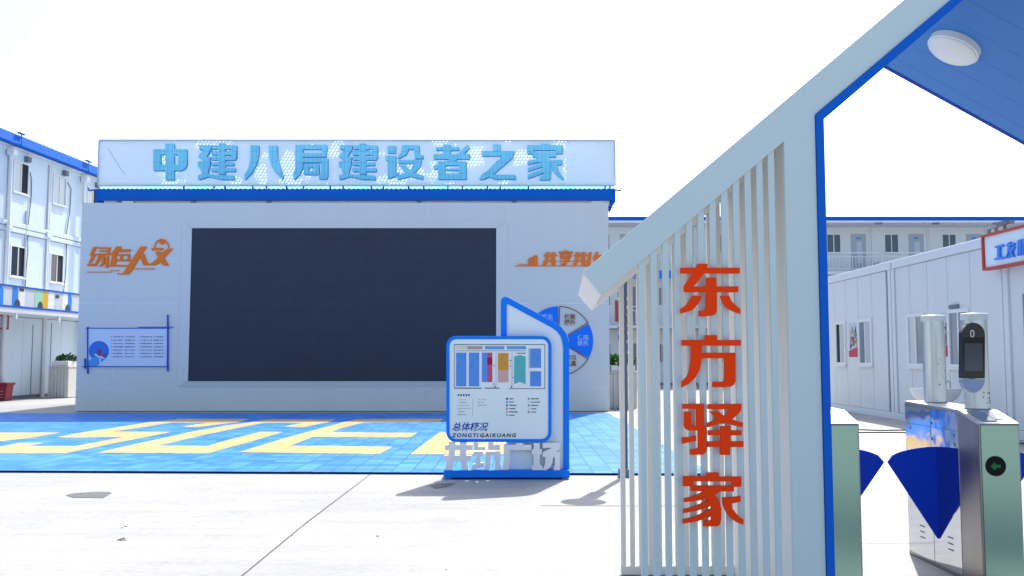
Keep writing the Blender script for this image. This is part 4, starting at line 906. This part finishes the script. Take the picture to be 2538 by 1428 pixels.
# red framed sign
XS = 8.74
rsg = thing("shop_sign", "white sign in a red frame with raised blue characters on the service block", "sign", (XS,16.5,3.04))
SF = Fr((XS,0,0),(0,1,0),(-1,0,0))
b = MB(); SF.box(b,13.6,17.05,-.09,0,3.08,3.66); b.build("panel", M['kioskw'], rsg)
b = MB()
SF.box(b,13.55,17.10,-.10,.04,3.655,3.70); SF.box(b,13.55,17.10,-.10,.04,3.04,3.085); SF.box(b,17.06,17.10,-.10,.04,3.085,3.655); SF.box(b,13.55,13.59,-.10,.04,3.085,3.655)
b.build("frame", flat("sign_red",(.52,.085,.06)), rsg)
kS = 118/1053
def fS(x, y): return atx(2420+x*kS, 540+y*kS, XS-.05)
bl = flat("sign_letter_blue",(.02,.24,.86),.35)
glyph("letter", [[(398,627),(570,590),(570,632),(398,668)], [(448,655),(500,645),(500,890),(448,900)], [(384,895),(570,862),(570,905),(384,936)]], fS, bl, rsg, (.045,0,0), .001)
glyph("letter", [[(655,592),(825,555),(825,597),(655,632)], [(682,545),(735,535),(728,660),(690,800),(640,900),(636,860),(672,760)], [(690,655),(822,635),(820,660),(775,760),(700,870),(660,898),(730,790),(770,680),(690,695)], [(700,700),(740,690),(780,790),(822,862),(770,872),(735,800)]], fS, bl, rsg, (.045,0,0), .001)
glyph("letter", [[(905,490),(985,472),(985,825),(950,832),(950,525),(938,528),(930,835),(892,845)], [(925,600),(970,592),(970,625),(925,632)], [(925,700),(970,692),(970,722),(925,730)], [(1000,470),(1120,445),(1120,560),(1000,580)], [(1000,580),(1035,575),(1035,815),(1000,822)], [(1050,600),(1140,580),(1100,740),(1160,790),(1080,770),(1040,810),(1085,720)]], fS, bl, rsg, (.045,0,0), .001)
text("务站", (XS-.05,15.55,3.17), .40, bl, rsg, name="letter", fat=.012, depth=.02, udir=(0,-1,0), ndir=(-1,0,0))
rl = thing("roof_fitting", "small dark bracket and lamp fitting on the roof edge above the red framed sign", "fitting", (8.8,16.9,3.7))
b = MB()
for y in (16.75,17.0,16.45): b.box(8.78,8.83,y-.02,y+.02,3.7,3.80)
b.build("bracket", M['seam'], rl)
b = MB(); b.box(8.74,8.90,16.30,16.62,3.80,3.87); b.tube([(8.8,16.2,3.82),(8.8,17.0,3.80)], .015, 6); b.build("lamp_body", M['inkl'], rl)

# wash basin by the block
wbx, wby = 7.86, 17.3
wb_ = thing("wash_basin", "white ceramic outdoor wash basin with curved taps in front of the service block", "basin", (wbx,wby,0))
b = MB(); b.lathe([(.10,.52),(.26,.60),(.40,.70),(.47,.83),(.47,.87),(.44,.87),(.42,.84),(.33,.74),(.15,.68),(.01,.67)], (wbx,wby,0), 40, 1.0, .62); b.build("bowl", M['ceramic'], wb_, smooth=True)
b = MB(); b.lathe([(.14,0),(.12,.05),(.08,.3),(.10,.55)], (wbx,wby,0), 20); b.build("pedestal", M['ceramic'], wb_, smooth=True)
for dx in (.14,.36):
    b = MB(); b.tube([(wbx+dx,wby+.2,.85),(wbx+dx,wby+.2,.97),(wbx+dx-.03,wby+.17,1.0),(wbx+dx-.10,wby+.1,1.0),(wbx+dx-.12,wby+.08,.95)], .013, 8); b.build("tap", M['chrome'], wb_, smooth=True)
b = MB(); b.box(wbx+.02,wbx+.10,wby+.15,wby+.22,.86,1.0); b.build("soap_dispenser", flat("soap_blue",(.45,.55,.75)), wb_)

# ================================================================== BACK THREE-STOREY BLOCK
YBk = 47.6
BF = Fr((0,YBk,0),(1,0,0),(0,-1,0))
bb = thing("dormitory_block", "white three storey container dormitory with white railings across the back of the yard", "building", (12,YBk,0))
b = MB(); b.box(-2,32,YBk+1.445,YBk+8,0,8.4); b.build("wall", M['seam'], bb)
GF = Fr((0,YBk+1.4,0),(1,0,0),(0,-1,0))
j0 = at(2159,600,YBk+1.4)[0]; modb = 2.98*(YBk+1.4)/YBk; ks = range(-6,5)
pb = MB()
for fl, (za, zb) in enumerate(((.1,2.9),(3.1,5.72),(5.92,8.35))):
    for k in ks:
        u = j0 + k*modb
        dw0, dw1 = u+1.98, u+2.80; w0, w1 = u+.70, u+1.46; wz0 = za + 1.05; wz1 = za + 2.05; dz1 = za + 2.06
        GF.box(pb,u+.10,w0,-.03,0,za,zb); GF.box(pb,w0,w1,-.03,0,za,wz0); GF.box(pb,w0,w1,-.03,0,wz1,zb); GF.box(pb,w1,dw0,-.03,0,za,zb); GF.box(pb,dw0,dw1,-.03,0,dz1,zb); GF.box(pb,dw1,u+modb-.10,-.03,0,za,zb)
pb.build("wall_panel", M['cont'], bb)
for fl, za in enumerate((.1,3.1,5.92)):
    for k in ks:
        u = j0 + k*modb
        window(GF, bb, u+.70, u+1.46, za+1.05, za+2.05, 'glassb', n=-.01, fr=.035, glass2=M['glassb'])
        b = MB(); GF.box(b,u+1.98,u+2.80,-.035,-.012,za,za+2.06); d_ = b.build("door", flat("door_grey",(.40,.46,.54)) if fl == 2 else flat("door_slate",(.20,.26,.36)), bb)
        b = MB(); GF.box(b,u+2.28,u+2.52,-.012,-.004,za+1.78,za+1.88); b.build("door_plate", flat("plate_blue",(.05,.30,.75)), d_)
        b = MB(); GF.box(b,u+2.30,u+2.58,-.012,-.006,za+.5,za+1.65); b.build("door_panel", flat("door_pale",(.52,.60,.72)), d_)
for k in ks:
    u = j0 + k*modb
    for za, zb in ((0,2.9),(3.1,5.72),(5.92,8.35)):
        for a_, b_ in ((-.095,-.01),(.01,.095)): b = MB(); GF.box(b,u+a_,u+b_,-.03,.03,za,zb); b.build("corner_post", M['contd'], bb)
b = MB(); BF.box(b,-2,32,-1.4,.02,2.92,3.08); b.build("balcony_slab", M['contd'], bb)
b = MB(); BF.box(b,-2,32,-1.4,.02,5.70,5.86); b.build("balcony_slab", M['contd'], bb)
for zf in (3.08,5.86):
    b = MB(); BF.box(b,-2,32,-.03,.0,zf+.93,zf+.98); BF.box(b,-2,32,-.03,.0,zf+.10,zf+.13); BF.box(b,-2,32,-.03,.0,zf+.74,zf+.77)
    x_ = -2.
    while x_ < 32: 
        BF.box(b,x_,x_+.022,-.025,-.005,zf+.13,zf+.74); x_ += .17
    for k in ks: BF.box(b,j0+k*modb-.03,j0+k*modb+.03,-.04,.0,zf,zf+.98)
    b.build("railing", M['white'], bb)
b = MB(); BF.box(b,-2,32,-1.6,-.02,8.36,8.42); b.build("eave_soffit", M['contd'], bb)
b = MB(); BF.box(b,-2,32,-.02,.12,8.36,8.47); b.build("gutter", M['white'], bb)
b = MB(); BF.box(b,-2,32,-.4,.03,8.475,8.69); b.build("fascia", M['bluefascia'], bb)
b = MB(); b.poly([(-2,YBk,8.68),(-2,YBk+9,9.1),(-2,YBk+9,9.0),(-2,YBk,8.6)], (34,0,0)); b.build("roof", M['bluefascia'], bb)
for px in (2178,2320,2470,1640):
    x_ = at(px,548,YBk-.1)[0]; b = MB(); BF.box(b,x_-.16,x_+.16,.0,.16,8.28,8.36); b.build("eave_fitting", M['inkl'], bb)
b = MB(); b.box(at(1562,680,YBk-.05)[0],at(1672,680,YBk-.05)[0],YBk-.06,YBk-.03,at(1600,691,YBk)[2],at(1600,671,YBk)[2]); b.build("blue_banner", flat("banner_blue",(.02,.24,.80)), bb)
b = MB(); b.box(at(1524,770,YBk)[0],at(1533,770,YBk)[0],YBk-.05,YBk-.02,3.25,4.35); b.build("red_panel", M['red'], bb)
for px in (2172,2180):
    x_ = at(px,655,YBk)[0]; e = thing("fire_extinguisher", "small red extinguisher on the back block's upper balcony, %s one of the pair" % ("left" if px < 2175 else "right"), "extinguisher", (x_,YBk+.1,5.86), "red extinguishers on the upper balcony")
    b = MB(); b.lathe([(.07,.0),(.075,.03),(.075,.34),(.03,.40),(.02,.42)], (x_,YBk+.12,5.87), 14); b.build("cylinder", M['red'], e, smooth=True)
    b = MB(); b.box(x_-.03,x_+.04,YBk+.10,YBk+.14,6.29,6.34); b.build("valve", M['ink'], e)
